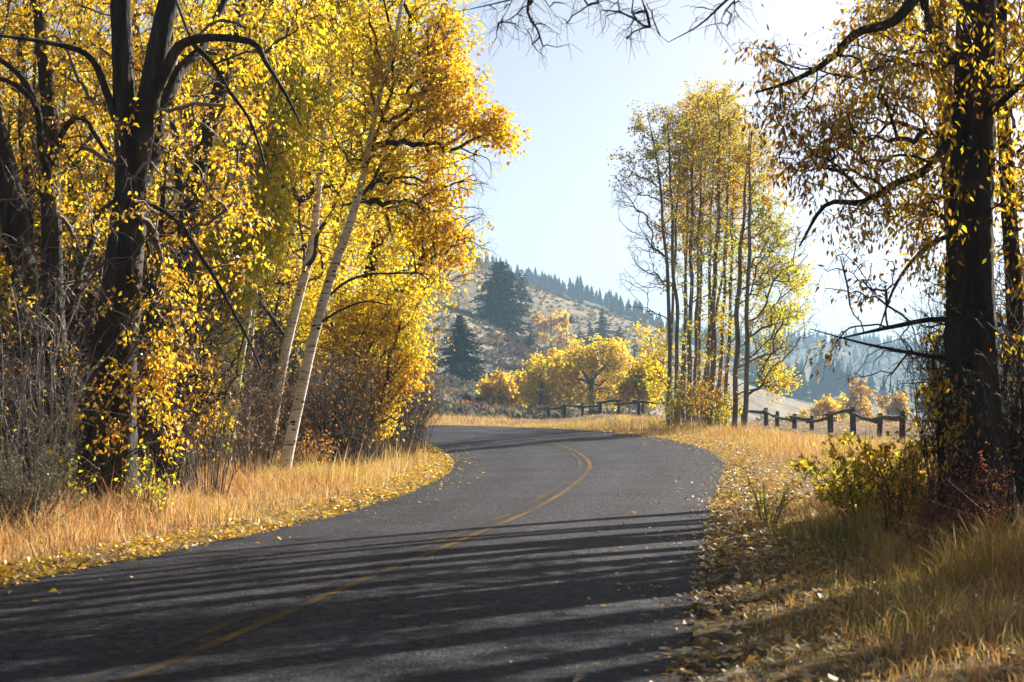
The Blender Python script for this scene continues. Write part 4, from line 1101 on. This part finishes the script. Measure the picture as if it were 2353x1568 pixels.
# ------------------------------------------------------------------ sagebrush on the slopes, reddish thicket
def tufts(name, label, cat, spots, sizes, palette, wts, seed, kq=14, mat=None):
    rng = np.random.default_rng(seed)
    n = len(spots)
    P = np.repeat(spots, kq, 0)
    s = np.repeat(sizes, kq)
    v = norm(rng.normal(size=(n * kq, 3)) + np.array([0, 0, .25])); v[:, 2] = np.abs(v[:, 2]) * .8
    col = np.repeat(pal(palette, wts, n, rng, .2), kq, 0) * (1 + .12 * rng.normal(size=(n * kq, 1)))
    mb = MB()
    leaf_quads(mb, P + v * (s * rng.uniform(.1, .45, n * kq))[:, None], v + rng.normal(size=v.shape) * .35, s * .6 * rng.uniform(.7, 1.2, n * kq), s * .4, np.clip(col, .005, .8), rng)
    o = mb.build(name, mat or M_sage, None, smooth=False)
    tag(o, label, cat, kind="stuff")
    return o
SAGE = [(0.17, 0.165, 0.125), (0.24, 0.21, 0.15), (0.11, 0.115, 0.09), (0.28, 0.22, 0.14)]
sp = np.vstack([spots_on(120, 240, 900, 1500, 1500), spots_on(240, 380, 850, 1500, 2600), spots_on(380, 540, 850, 1650, 2600), spots_on(130, 300, 1750, 2150, 700)])
tufts("sagebrush", "low grey-tan sagebrush scattered over the hill slopes", "sagebrush", sp, rng.uniform(.5, 1.5, len(sp)), SAGE, [3, 3, 3, 1], 4, 9)
RED = [(0.14, 0.09, 0.075), (0.17, 0.10, 0.065), (0.11, 0.085, 0.08), (0.24, 0.13, 0.06)]
sp = np.vstack([spots_on(300, 400, 1165, 1310, 380), spots_on(300, 340, 1120, 1165, 24), spots_on(190, 240, 1180, 1500, 90)])
tufts("thicket", "purplish red-brown bare thicket in the gully of the hill", "thicket", sp, rng.uniform(.9, 2.1, len(sp)), RED, [4, 3, 3, 1], 6, 16)
sp = np.vstack([spots_on(138, 156, 1040, 1200, 60), spots_on(138, 160, 1180, 1500, 60)])
tufts("thicket", "low orange-red brush behind the far fence left of the narrow yellow tree", "thicket", sp, rng.uniform(.7, 1.5, len(sp)), [(0.42, 0.16, 0.03), (0.33, 0.13, 0.05), (0.5, 0.26, 0.06), (0.25, 0.14, 0.08)], [3, 3, 2, 2], 7, 26)

# ------------------------------------------------------------------ log rail fence
posts = []
for X_, Yt in [(2077, 946), (2020, 950), (1966, 935), (1914, 945), (1866, 955), (1828, 951), (1790, 945), (1755, 937)]:
    x = 14.35; d = x * F / (X_ * K - 512)
    posts.append((x + .15 * math.sin(X_), d, W(X_, Yt, d)[2]))
for (x, y, z) in [(13.6, 100.5, 1.25), (12.4, 103.5, 1.35), (10.9, 105.5, 1.5)]:
    posts.append((x, y, z))
for k, (px, py) in enumerate([(638.8, 398.6), (619.2, 399.6), (600.3, 401.2), (582.7, 402.5), (565, 403.1), (548.7, 405.8), (533, 407.7), (518, 411.6)]):
    d = 107 + 3.3 * k
    posts.append(((px - 512) / F * d, d, EYE + (HOR - py) / F * d))
fb = (posts[0][0], posts[0][1], hz(posts[0][0], posts[0][1]))
fence = thing("rail_fence", "weathered dark log rail fence running behind the roadside grass past the tall stand", "fence", fb)
rng = np.random.default_rng(12)
fbv = np.array(fb)
for k, (x, y, z) in enumerate(posts):
    g0 = min(hz(x, y), z - 1.0)
    mb = MB()
    rp = .125 * rng.uniform(.85, 1.15)
    lean = rng.normal(0, .03, 2)
    pts = np.array([(x, y, g0 - .25, rp * 1.05), (x + lean[0] * .5, y + lean[1] * .5, (g0 + z) / 2, rp), (x + lean[0], y + lean[1], z - .02, rp * .95), (x + lean[0], y + lean[1], z, rp * .8)])
    p = bark_tube(mb, pts, 10, .22, .05, 0, 300 + k, 4)
    a = np.arange(10) / 10 * 2 * np.pi
    mb.add(np.vstack([np.stack([p[-1, 0] + np.cos(a) * rp * .8, p[-1, 1] + np.sin(a) * rp * .8, np.full(10, z - .006)], 1), [[p[-1, 0], p[-1, 1], z + .01]]]), t=[(i, (i + 1) % 10, 10) for i in range(10)])
    mb.build("post", M_log, fence, fbv)
for k in range(len(posts) - 1):
    a, b = np.array(posts[k]), np.array(posts[k + 1])
    dirv = norm((b - a)[None])[0]
    for lev, drop in enumerate((.24, .72)):
        if lev == 1: continue
        side = np.array([-dirv[1], dirv[0], 0]) * (.17 if k % 2 else .14)
        za, zb = a.copy(), b.copy(); za[2] -= drop + (.05 if k % 2 else -.05) + rng.normal() * .04; zb[2] -= drop + (.05 if k % 2 else -.05) + rng.normal() * .04
        s0, s1 = za - dirv * .45 + side, zb + dirv * .35 + side
        mid = (s0 + s1) / 2 + np.array([0, 0, rng.normal() * .025])
        rr = .078 * rng.uniform(.85, 1.2)
        mb = MB()
        tubes(mb, np.array([[s0, s0 * .5 + mid * .5 + rng.normal(size=3) * .03, mid, mid * .5 + s1 * .5 + rng.normal(size=3) * .03, s1]]), np.array([[rr * 1.15, rr * 1.1, rr, rr * .95, rr * .85]]), 8, cap=True)
        mb.build("rail", M_log, fence, fbv)

# ------------------------------------------------------------------ bare and leafy shrubs
def make_shrub(name, label, cat, loc, seed, h, r, nst, nside, twig, leafpal=None, nleaf=0, leaf=(.05, .035), group=None, thick=.007, arch=.5, leafspan=(.35, 1.0), matl=None, wts=WTS):
    rng = np.random.default_rng(seed)
    root = thing(name, label, cat, loc, group)
    a = rng.uniform(0, 2 * np.pi, nst)
    rad = r * np.sqrt(rng.uniform(0, 1, nst))
    b = np.stack([np.cos(a) * rad * .25, np.sin(a) * rad * .25, np.full(nst, -.05)], 1)
    H = h * rng.uniform(.55, 1.1, nst)
    e = np.stack([np.cos(a) * rad, np.sin(a) * rad, H], 1) + rng.normal(size=(nst, 3)) * .1 * r
    tt = np.linspace(0, 1, 6)[None, :, None]
    c = (b + e) / 2 + np.array([0, 0, 1.0]) * (arch * H * .4)[:, None] - (e - b) * np.array([.18, .18, 0])
    P = b[:, None] * (1 - tt) ** 2 + 2 * c[:, None] * tt * (1 - tt) + e[:, None] * tt ** 2 + rng.normal(size=(nst, 6, 3)) * .02 * h * tt
    R = thick * rng.uniform(.7, 1.4, (nst, 1)) * np.linspace(1, .35, 6)[None]
    mb = MB(); tubes(mb, P, R, 4)
    # side twigs
    m = nst * nside
    ps = np.repeat(P, nside, 0)
    t = rng.uniform(.25, .95, m) * 5
    i = np.minimum(t.astype(int), 4); f = (t - i)[:, None]
    s0 = ps[np.arange(m), i] * (1 - f) + ps[np.arange(m), i + 1] * f
    dr = norm(ps[np.arange(m), i + 1] - ps[np.arange(m), i]) * .8 + rng.normal(size=(m, 3)) * .7
    ln = h * rng.uniform(.12, .32, (m, 1))
    s1 = s0 + norm(dr) * ln * .5 + rng.normal(size=(m, 3)) * .03 * h; s2 = s1 + norm(dr + rng.normal(size=(m, 3)) * .5 + [0, 0, .2]) * ln * .5
    tubes(mb, np.stack([s0, s1, s2], 1), np.full((m, 3), thick * .5) * [1, .7, .4], 3)
    mb.build("stems", twig, root, kind="stuff")
    if nleaf:
        k = rng.integers(0, m, nleaf)
        w = rng.uniform(0, 1, (nleaf, 1))
        q = np.where(w < .5, s0[k] * (1 - 2 * w) + s1[k] * 2 * w, s1[k] * (2 - 2 * w) + s2[k] * (2 * w - 1)) + rng.normal(size=(nleaf, 3)) * .02
        lb = MB()
        sz = leaf[0] * rng.uniform(.6, 1.3, nleaf)
        leaf_quads(lb, q, rng.normal(size=(nleaf, 3)) + [0, 0, -.4], sz, sz * leaf[1] / leaf[0], pal(PALS.get(leafpal, leafpal) if isinstance(leafpal, str) else leafpal, wts, nleaf, rng), rng)
        lb.build("leaves", matl or M_leaf, root, smooth=False, kind="stuff")
    return root

GS = "bare twiggy shrubs under the left roadside trees"
LS = "grey-brown bare twiggy shrub in the thicket under the left roadside trees"
RUST = [(0.35, 0.13, 0.03), (0.45, 0.20, 0.03), (0.25, 0.10, 0.03), (0.55, 0.30, 0.02)]
s1 = make_shrub("bare_shrub", LS, "shrub", at(150, 24.5), 201, 2.6, 1.2, 46, 7, M_twig, RUST, 260, group=GS)
s2 = make_shrub("bare_shrub", LS, "shrub", at(470, 27), 202, 2.0, 1.3, 60, 8, M_twig, RUST, 420, group=GS, arch=.9)
s3 = make_shrub("bare_shrub", LS, "shrub", at(760, 36), 203, 2.4, 1.1, 52, 8, M_darktwig, RUST, 420, group=GS, arch=.6)
rng = np.random.default_rng(21)
for X_, d_ in [(20, 25), (90, 27), (190, 28), (340, 26.5), (400, 30), (330, 29.5), (560, 31), (500, 33), (620, 40), (590, 34.5), (690, 39), (730, 42), (830, 40), (780, 45), (860, 44), (900, 46), (930, 49), (680, 45), (880, 41.5), (820, 36.5),
               (120, 31), (240, 33), (430, 36), (-60, 23), (960, 53), (450, 41), (540, 43), (300, 38), (60, 37), (640, 50), (750, 50), (900, 55)]:
    copy_tree((s1, s2, s3)[rng.integers(3)], at(X_ + rng.normal() * 12, d_), rng.uniform(0, 6.28), rng.uniform(.8, 1.35, 3), LS, GS)
make_shrub("bare_shrub", "bare pale-stemmed sapling clump standing left of the forked cottonwood", "shrub", at(105, 21.5), 210, 3.0, .6, 20, 6, M_palewood, 'green', 160, thick=.011, arch=.2)
make_shrub("bare_shrub", "pale bare saplings at the lower edge of the photo's far left", "shrub", at(0, 22), 211, 2.6, .6, 18, 6, M_palewood, 'green', 120, thick=.010, arch=.2)
make_shrub("bare_shrub", "dark arching bare shrub beside the road where it disappears left", "shrub", at(925, 44), 212, 2.2, 1.3, 60, 8, M_darktwig, 'gold', 120, arch=.8)
make_shrub("leafy_shrub", "lime-leaved young shrub at the foot of the forked cottonwood", "shrub", at(150, 21.4), 213, 1.0, .4, 18, 6, M_twig, 'green', 160, leaf=(.07, .055))
make_shrub("leafy_shrub", "yellow-green shrub in the grass just right of the forked cottonwood's foot", "shrub", at(345, 22.0), 214, .8, .5, 26, 6, M_twig, 'lime', 300, leaf=(.055, .035))
make_shrub("leafy_shrub", "rust-leaved low shrub at the foot of the nearest white aspen", "shrub", at(700, 34.5), 215, 1.0, .8, 40, 7, M_darktwig, RUST, 800, leaf=(.06, .04))
make_shrub("sagebrush", "grey-green sagebrush in the grass at the lower left edge", "sagebrush", at(45, 19.0), 216, 1.05, .75, 70, 8, M_twig, [(0.17, 0.18, 0.11), (0.22, 0.22, 0.14), (0.12, 0.14, 0.08), (0.3, 0.27, 0.15)], 3400, leaf=(.055, .012), matl=M_sage, arch=.3)
# right shoulder
make_shrub("leafy_shrub", "yellow-green undergrowth at the foot of the left trunks of the tall stand", "shrub", at(1560, 65), 226, 1.7, 1.3, 40, 7, M_twig, 'green', 900, leaf=(.10, .07))
make_shrub("leafy_shrub", "olive undergrowth at the foot of the thickest trunk of the tall stand", "shrub", at(1625, 64), 227, 2.2, 1.3, 40, 7, M_twig, 'brown', 900, leaf=(.10, .07))
make_shrub("leafy_shrub", "low lime undergrowth between the thickest trunk and the twin trunks", "shrub", at(1668, 65), 228, 1.4, 1.1, 36, 7, M_twig, 'lime', 700, leaf=(.10, .07))
make_shrub("leafy_shrub", "bright yellow-green leafy bush in the grass in front of the right-hand trees", "bush", at(1990, 20.8), 221, 1.0, .9, 60, 8, M_darktwig, [(0.62, 0.50, 0.04), (0.48, 0.44, 0.04), (0.72, 0.48, 0.03), (0.30, 0.30, 0.03)], 2600, leaf=(.07, .048), arch=.5, wts=[3, 3, 3, 2])
make_shrub("leafy_shrub", "gold-and-olive bush between the yellow-green bush and the massive trunk", "bush", at(2095, 19.6), 222, 1.15, .65, 40, 8, M_darktwig, 'gold', 900, leaf=(.07, .045), arch=.4)
make_shrub("leafy_shrub", "small olive weed clump by the right road edge before the yellow-green bush", "weed", at(1765, 21.5), 223, .6, .35, 16, 6, M_twig, 'green', 260, leaf=(.05, .02), arch=.1)
G2 = "bare tangled shrubs around the massive right-hand trunk"
L2 = "grey bare tangled shrub wrapped around the foot of the massive right-hand trunk"
q1 = make_shrub("bare_shrub", L2, "shrub", at(2175, 18.6), 224, 2.4, .5, 50, 9, M_darktwig, 'brown', 140, group=G2, thick=.006, arch=.35)
for X_, d_, s_ in [(2290, 17.2, .7), (2200, 19.5, 1.1), (2335, 18.2, 1.1), (2290, 20.5, 1.3)]:
    copy_tree(q1, at(X_, d_), rng.uniform(0, 6.28), (s_, s_, s_ * rng.uniform(.9, 1.2)), L2, G2)
DOCK = [(0.28, 0.085, 0.03), (0.20, 0.06, 0.025), (0.36, 0.13, 0.04), (0.15, 0.05, 0.03)]
for i, (X_, d_, h_) in enumerate([(2260, 15.6, 1.15), (2215, 15.9, .95), (2150, 16.6, .8), (2120, 15.9, .7), (2235, 16.6, 1.05), (2180, 17.4, .8), (2050, 17.5, .75)]):
    make_shrub("dock_plant", ["tallest rust-red seeding dock stalk before the massive trunk", "rust-red dock clump just left of the tallest dock stalk", "rust-brown dock clump among the tangled shrubs' foot", "short rust-brown dock stalks in front of the olive bush",
               "rust-red dock clump directly behind the tallest dock stalk", "dim rust dock clump deep by the tangled shrubs", "lowest rust dock clump under the yellow-green bush"][i], "weed", at(X_, d_), 230 + i, h_, .22, 9, 12, M_darktwig, DOCK, 520, leaf=(.028, .02), arch=.05, thick=.005)

# ------------------------------------------------------------------ grass
def verge_points(n, side, s0, s1, w, rng, power=1.0, umin=0.0):
    """points on a verge: station range by distance, offset from the road edge"""
    E, O = (Ld, Rd) if side < 0 else (Rd, Ld)
    dist = E[:, 1]
    i0, i1 = np.searchsorted(dist, s0), np.searchsorted(dist, s1) if s1 < dist.max() else len(dist) - 1
    seg = np.linalg.norm(np.diff(E[i0:i1 + 1], axis=0), axis=1); cs = np.concatenate([[0], np.cumsum(seg)])
    t = rng.uniform(0, cs[-1], n)
    f = np.interp(t, cs, np.arange(i0, i1 + 1))
    k = np.minimum(f.astype(int), len(E) - 2); fr = (f - k)[:, None]
    e = E[k] * (1 - fr) + E[k + 1] * fr
    o = O[k] * (1 - fr) + O[k + 1] * fr
    nrm = norm((e - o)[:, :2])
    u = umin + (w - umin) * rng.uniform(0, 1, n) ** power
    p = e[:, :2] + nrm * u[:, None]
    return p, u
STRAW = [(0.60, 0.40, 0.15), (0.56, 0.33, 0.09), (0.66, 0.48, 0.24), (0.46, 0.24, 0.07)]
OLIVE = [(0.22, 0.20, 0.05), (0.32, 0.26, 0.06), (0.16, 0.16, 0.05), (0.42, 0.32, 0.09)]
RUSTG = [(0.54, 0.29, 0.10), (0.45, 0.20, 0.07), (0.60, 0.40, 0.17), (0.36, 0.15, 0.06)]
YGRN = [(0.45, 0.36, 0.05), (0.36, 0.32, 0.05), (0.55, 0.42, 0.07), (0.28, 0.27, 0.05)]

def grass_patch(name, label, parts, seed):
    rng = np.random.default_rng(seed)
    mb = MB()
    for (p, hfun, wd, colsets, seg3) in parts:
        n = len(p)
        pos3 = np.stack([p[:, 0], p[:, 1], np.zeros(n)], 1)
        z = gz(p[:, 0], p[:, 1]) - .02
        patch = vnoise(pos3 * .8, seed) ; patch2 = vnoise(pos3 * .35, seed + 1); tuft = vnoise(pos3 * 3.1, seed + 2)
        H = hfun * (0.35 + .75 * rng.random(n)) * (0.45 + 1.1 * ss(-.6, .8, patch)) * (1 + .45 * tuft)
        H = np.maximum(H, .04)
        col = pal(colsets[0], WTS, n, rng, .16)
        if len(colsets) > 1:
            a = patch2 + .5 * rng.normal(size=n) > .35
            col[a] = pal(colsets[1], WTS, int(a.sum()), rng, .16)
        if len(colsets) > 2:
            a = -patch2 + .5 * rng.normal(size=n) > .45
            col[a] = pal(colsets[2], WTS, int(a.sum()), rng, .16)
        lean = (rng.normal(size=(n, 2)) * np.where(rng.random((n, 1)) < .25, .75, .34) + np.stack([patch, patch2], 1) * .18 + np.array([-.08, -.05])) * H[:, None]
        blades(mb, np.stack([p[:, 0], p[:, 1], z], 1), H, np.broadcast_to(wd, n) * rng.uniform(.7, 1.3, n), lean, col, rng, seg3)
    o = mb.build(name, M_grass, None, smooth=False)
    tag(o, label, "grass", kind="stuff")
    return o

rg = np.random.default_rng(77)
parts = []
p, u = verge_points(66000, -1, 8, 36, 4.2, rg, .9, .12)
parts.append((p, .05 + .24 * ss(.35, 2.2, u), .008, (STRAW, RUSTG, YGRN), True))
p, u = verge_points(32000, -1, 30, 68, 5.0, rg, .9, .03)
parts.append((p, .06 + .30 * ss(.3, 1.9, u), .012, (STRAW, RUSTG, YGRN), False))
p, u = verge_points(22000, -1, 12, 60, 11, rg, 1, 3.5)
parts.append((p, .45 + 0 * u, .013, (STRAW, OLIVE), False))
# seed heads above the left grass
p, u = verge_points(5200, -1, 9, 48, 4.5, rg, .8, .5)
parts.append((p, .50 + 0 * u, .010, (STRAW, RUSTG), True))
grass_patch("grass", "tall straw and rust coloured dry grass on the left verge", parts, 301)
parts = []
p, u = verge_points(58000, 1, 8.5, 26, 6.0, rg, .95, .25)
parts.append((p, .07 + .20 * ss(.2, 2.2, u) + .22 * ss(2.2, 4.5, u), .007, (STRAW, OLIVE, RUSTG), True))
p, u = verge_points(12000, 1, 14, 19, 5.2, rg, .9, 1.6)
parts.append((p, .32 + .2 * ss(1.5, 3, u), .009, (STRAW, YGRN), True))
p, u = verge_points(46000, 1, 20, 60, 9.0, rg, 1, .05)
parts.append((p, .08 + .28 * ss(.3, 3, u) * (1 - .55 * ss(4, 8, u)), .012, (RUSTG, STRAW, YGRN), False))
grass_patch("grass", "mixed olive, straw and rust grass on the right verge", parts, 302)
parts = []
p, u = verge_points(30000, 1, 46, 82, 12, rg, 1.2, .05)
parts.append((p, .12 + .24 * ss(.4, 3, u) * (1 - .6 * ss(4, 8, u)), .02, (STRAW, YGRN, RUSTG), False))
n = 26000
xx = rg.uniform(-12, 24, n); yy = rg.uniform(80, 150, n)
xx = xx * yy / 100
a = to_road(xx, yy)[0] > 1.0
p = np.stack([xx, yy], 1)[a]
parts.append((p, np.where(p[:, 0] > 0, .15, .36), .03, (STRAW, RUSTG, STRAW), False))
grass_patch("grass", "pale dry grass along the outside of the bend and under the fence", parts, 303)

# ------------------------------------------------------------------ fallen leaves
def litter(name, label, sets, seed):
    rng = np.random.default_rng(seed)
    mb = MB()
    for (p, onroad, size, cols, wts, tilt) in sets:
        n = len(p)
        d, rz_ = to_road(p[:, 0], p[:, 1])
        inside = d < .02
        z = np.where(inside, rz_ + .035, gz(p[:, 0], p[:, 1]) + .01)
        z = z + rng.uniform(.0, .02, n) + np.where(inside, .012, rng.uniform(0, .05, n))
        a = rng.uniform(0, 2 * np.pi, n)
        ax = np.stack([np.cos(a), np.sin(a), rng.normal(0, tilt, n)], 1)
        ax = norm(ax)
        side = norm(np.stack([-np.sin(a), np.cos(a), rng.normal(0, tilt, n)], 1))
        nr = np.cross(ax, side)
        L = (size * rng.uniform(.4, 1.3, n))[:, None]; Wd = L * rng.uniform(.45, .75, (n, 1))
        f = L * rng.uniform(-.1, .32, (n, 1))
        P = np.stack([p[:, 0], p[:, 1], z], 1)
        v = np.stack([P, P + ax * L * .4 + side * Wd * .5 + nr * f, P + ax * L + nr * f * .4, P + ax * L * .4 - side * Wd * .5 + nr * f], 1)
        mb.add(v.reshape(-1, 3), q=np.arange(n * 4).reshape(n, 4), col=np.repeat(pal(cols, wts, n, rng, .2), 4, 0))
    o = mb.build(name, M_litter, None, smooth=False)
    tag(o, label, "leaves", kind="stuff")
    return o
FALL = [(0.78, 0.50, 0.03), (0.68, 0.38, 0.03), (0.66, 0.54, 0.30), (0.30, 0.15, 0.04)]
PALE = [(0.50, 0.42, 0.27), (0.40, 0.24, 0.05), (0.55, 0.36, 0.06), (0.20, 0.12, 0.06)]
rl = np.random.default_rng(88)
p1, u1 = verge_points(22000, -1, 8, 68, .8, rl, 1.3, -.15)
keep = (vnoise(np.concatenate([p1 * 1.6, np.zeros((len(p1), 1))], 1), 5) > 0) | (rl.random(len(p1)) < .25)
p1 = p1[keep]
p1b, _ = verge_points(900, -1, 8, 66, 0.2, rl, 1, -1.0)
p2, u2 = verge_points(17000, 1, 8.5, 30, 3.4, rl, 1.3, -.1)
kk = (vnoise(np.concatenate([p2 * 1.4, np.zeros((len(p2), 1))], 1), 9) > .05) | (rl.random(len(p2)) < .3)
p2 = p2[kk]
p3, u3 = verge_points(7000, 1, 24, 76, 1.3, rl, 1.5, -.15)
uu = rl.exponential(.5, 2600)
p4, _ = verge_points(2600, 1, 8.5, 60, 0, rl, 1, 0)
E4 = p4 + norm(np.stack([-np.ones(len(p4)), 0.25 * np.ones(len(p4))], 1)) * uu[:, None]
p5 = np.stack([rl.uniform(-5, 3, 260), rl.uniform(9, 45, 260)], 1)
p5 = p5[to_road(p5[:, 0], p5[:, 1])[0] < .01]
litter("fallen_leaves", "yellow fallen leaves drifted along both road edges and over the near right verge",
       [(p1, 0, .075, FALL, [5, 3, 2, 1], .35), (p1b, 0, .07, FALL, [4, 3, 3, 1], .25), (p2, 0, .075, PALE, [4, 3, 3, 2], .35), (p3, 0, .075, FALL, [4, 3, 3, 1], .35), (E4, 1, .07, PALE, [5, 2, 2, 1], .2), (p5, 1, .06, PALE, [4, 2, 2, 1], .2)], 401)

# crumbled gravel along the asphalt edges
gr = MB()
gp = np.vstack([verge_points(2200, -1, 8, 40, .3, rl, 1, -.12)[0], verge_points(2600, 1, 8.5, 40, .45, rl, 1, -.15)[0]])
gs = rl.uniform(.006, .022, len(gp))
zg = np.where(to_road(gp[:, 0], gp[:, 1])[0] < .02, to_road(gp[:, 0], gp[:, 1])[1] + .03, gz(gp[:, 0], gp[:, 1]) + .01)
oc = np.array([(1, 0, 0), (-1, 0, 0), (0, 1, 0), (0, -1, 0), (0, 0, .7), (0, 0, -.7)], float)
vv = np.stack([gp[:, 0], gp[:, 1], zg], 1)[:, None] + oc[None] * gs[:, None, None] * rl.uniform(.6, 1.4, (len(gp), 6, 1))
ft = np.array([(0, 2, 4), (2, 1, 4), (1, 3, 4), (3, 0, 4), (2, 0, 5), (1, 2, 5), (3, 1, 5), (0, 3, 5)])
gr.add(vv.reshape(-1, 3), t=((np.arange(len(gp)) * 6)[:, None, None] + ft[None]).reshape(-1, 3))
tag(gr.build("gravel", M_greybark, smooth=False), "loose grey gravel crumbled along the asphalt edges", "gravel", kind="stuff")

# ------------------------------------------------------------------ hazy air
hb = MB()
x0, x1, y0, y1, z0, z1 = -2300, 2300, -130, 4300, -40, 185
hb.add([(x0, y0, z0), (x1, y0, z0), (x1, y1, z0), (x0, y1, z0), (x0, y0, z1), (x1, y0, z1), (x1, y1, z1), (x0, y1, z1)],
       q=[(0, 3, 2, 1), (4, 5, 6, 7), (0, 1, 5, 4), (1, 2, 6, 5), (2, 3, 7, 6), (3, 0, 4, 7)])
m, t, out = new_mat("hazy air")
pv = t.nodes.new("ShaderNodeVolumePrincipled")
pv.inputs['Color'].default_value = (0.48, 0.75, 1.0, 1)
pv.inputs['Density'].default_value = 0.00042
pv.inputs['Anisotropy'].default_value = 0.0
t.links.new(pv.outputs[0], out.inputs['Volume'])
haze = hb.build("haze", m, smooth=False)
tag(haze, "thin blue haze filling the valley air", kind="stuff")
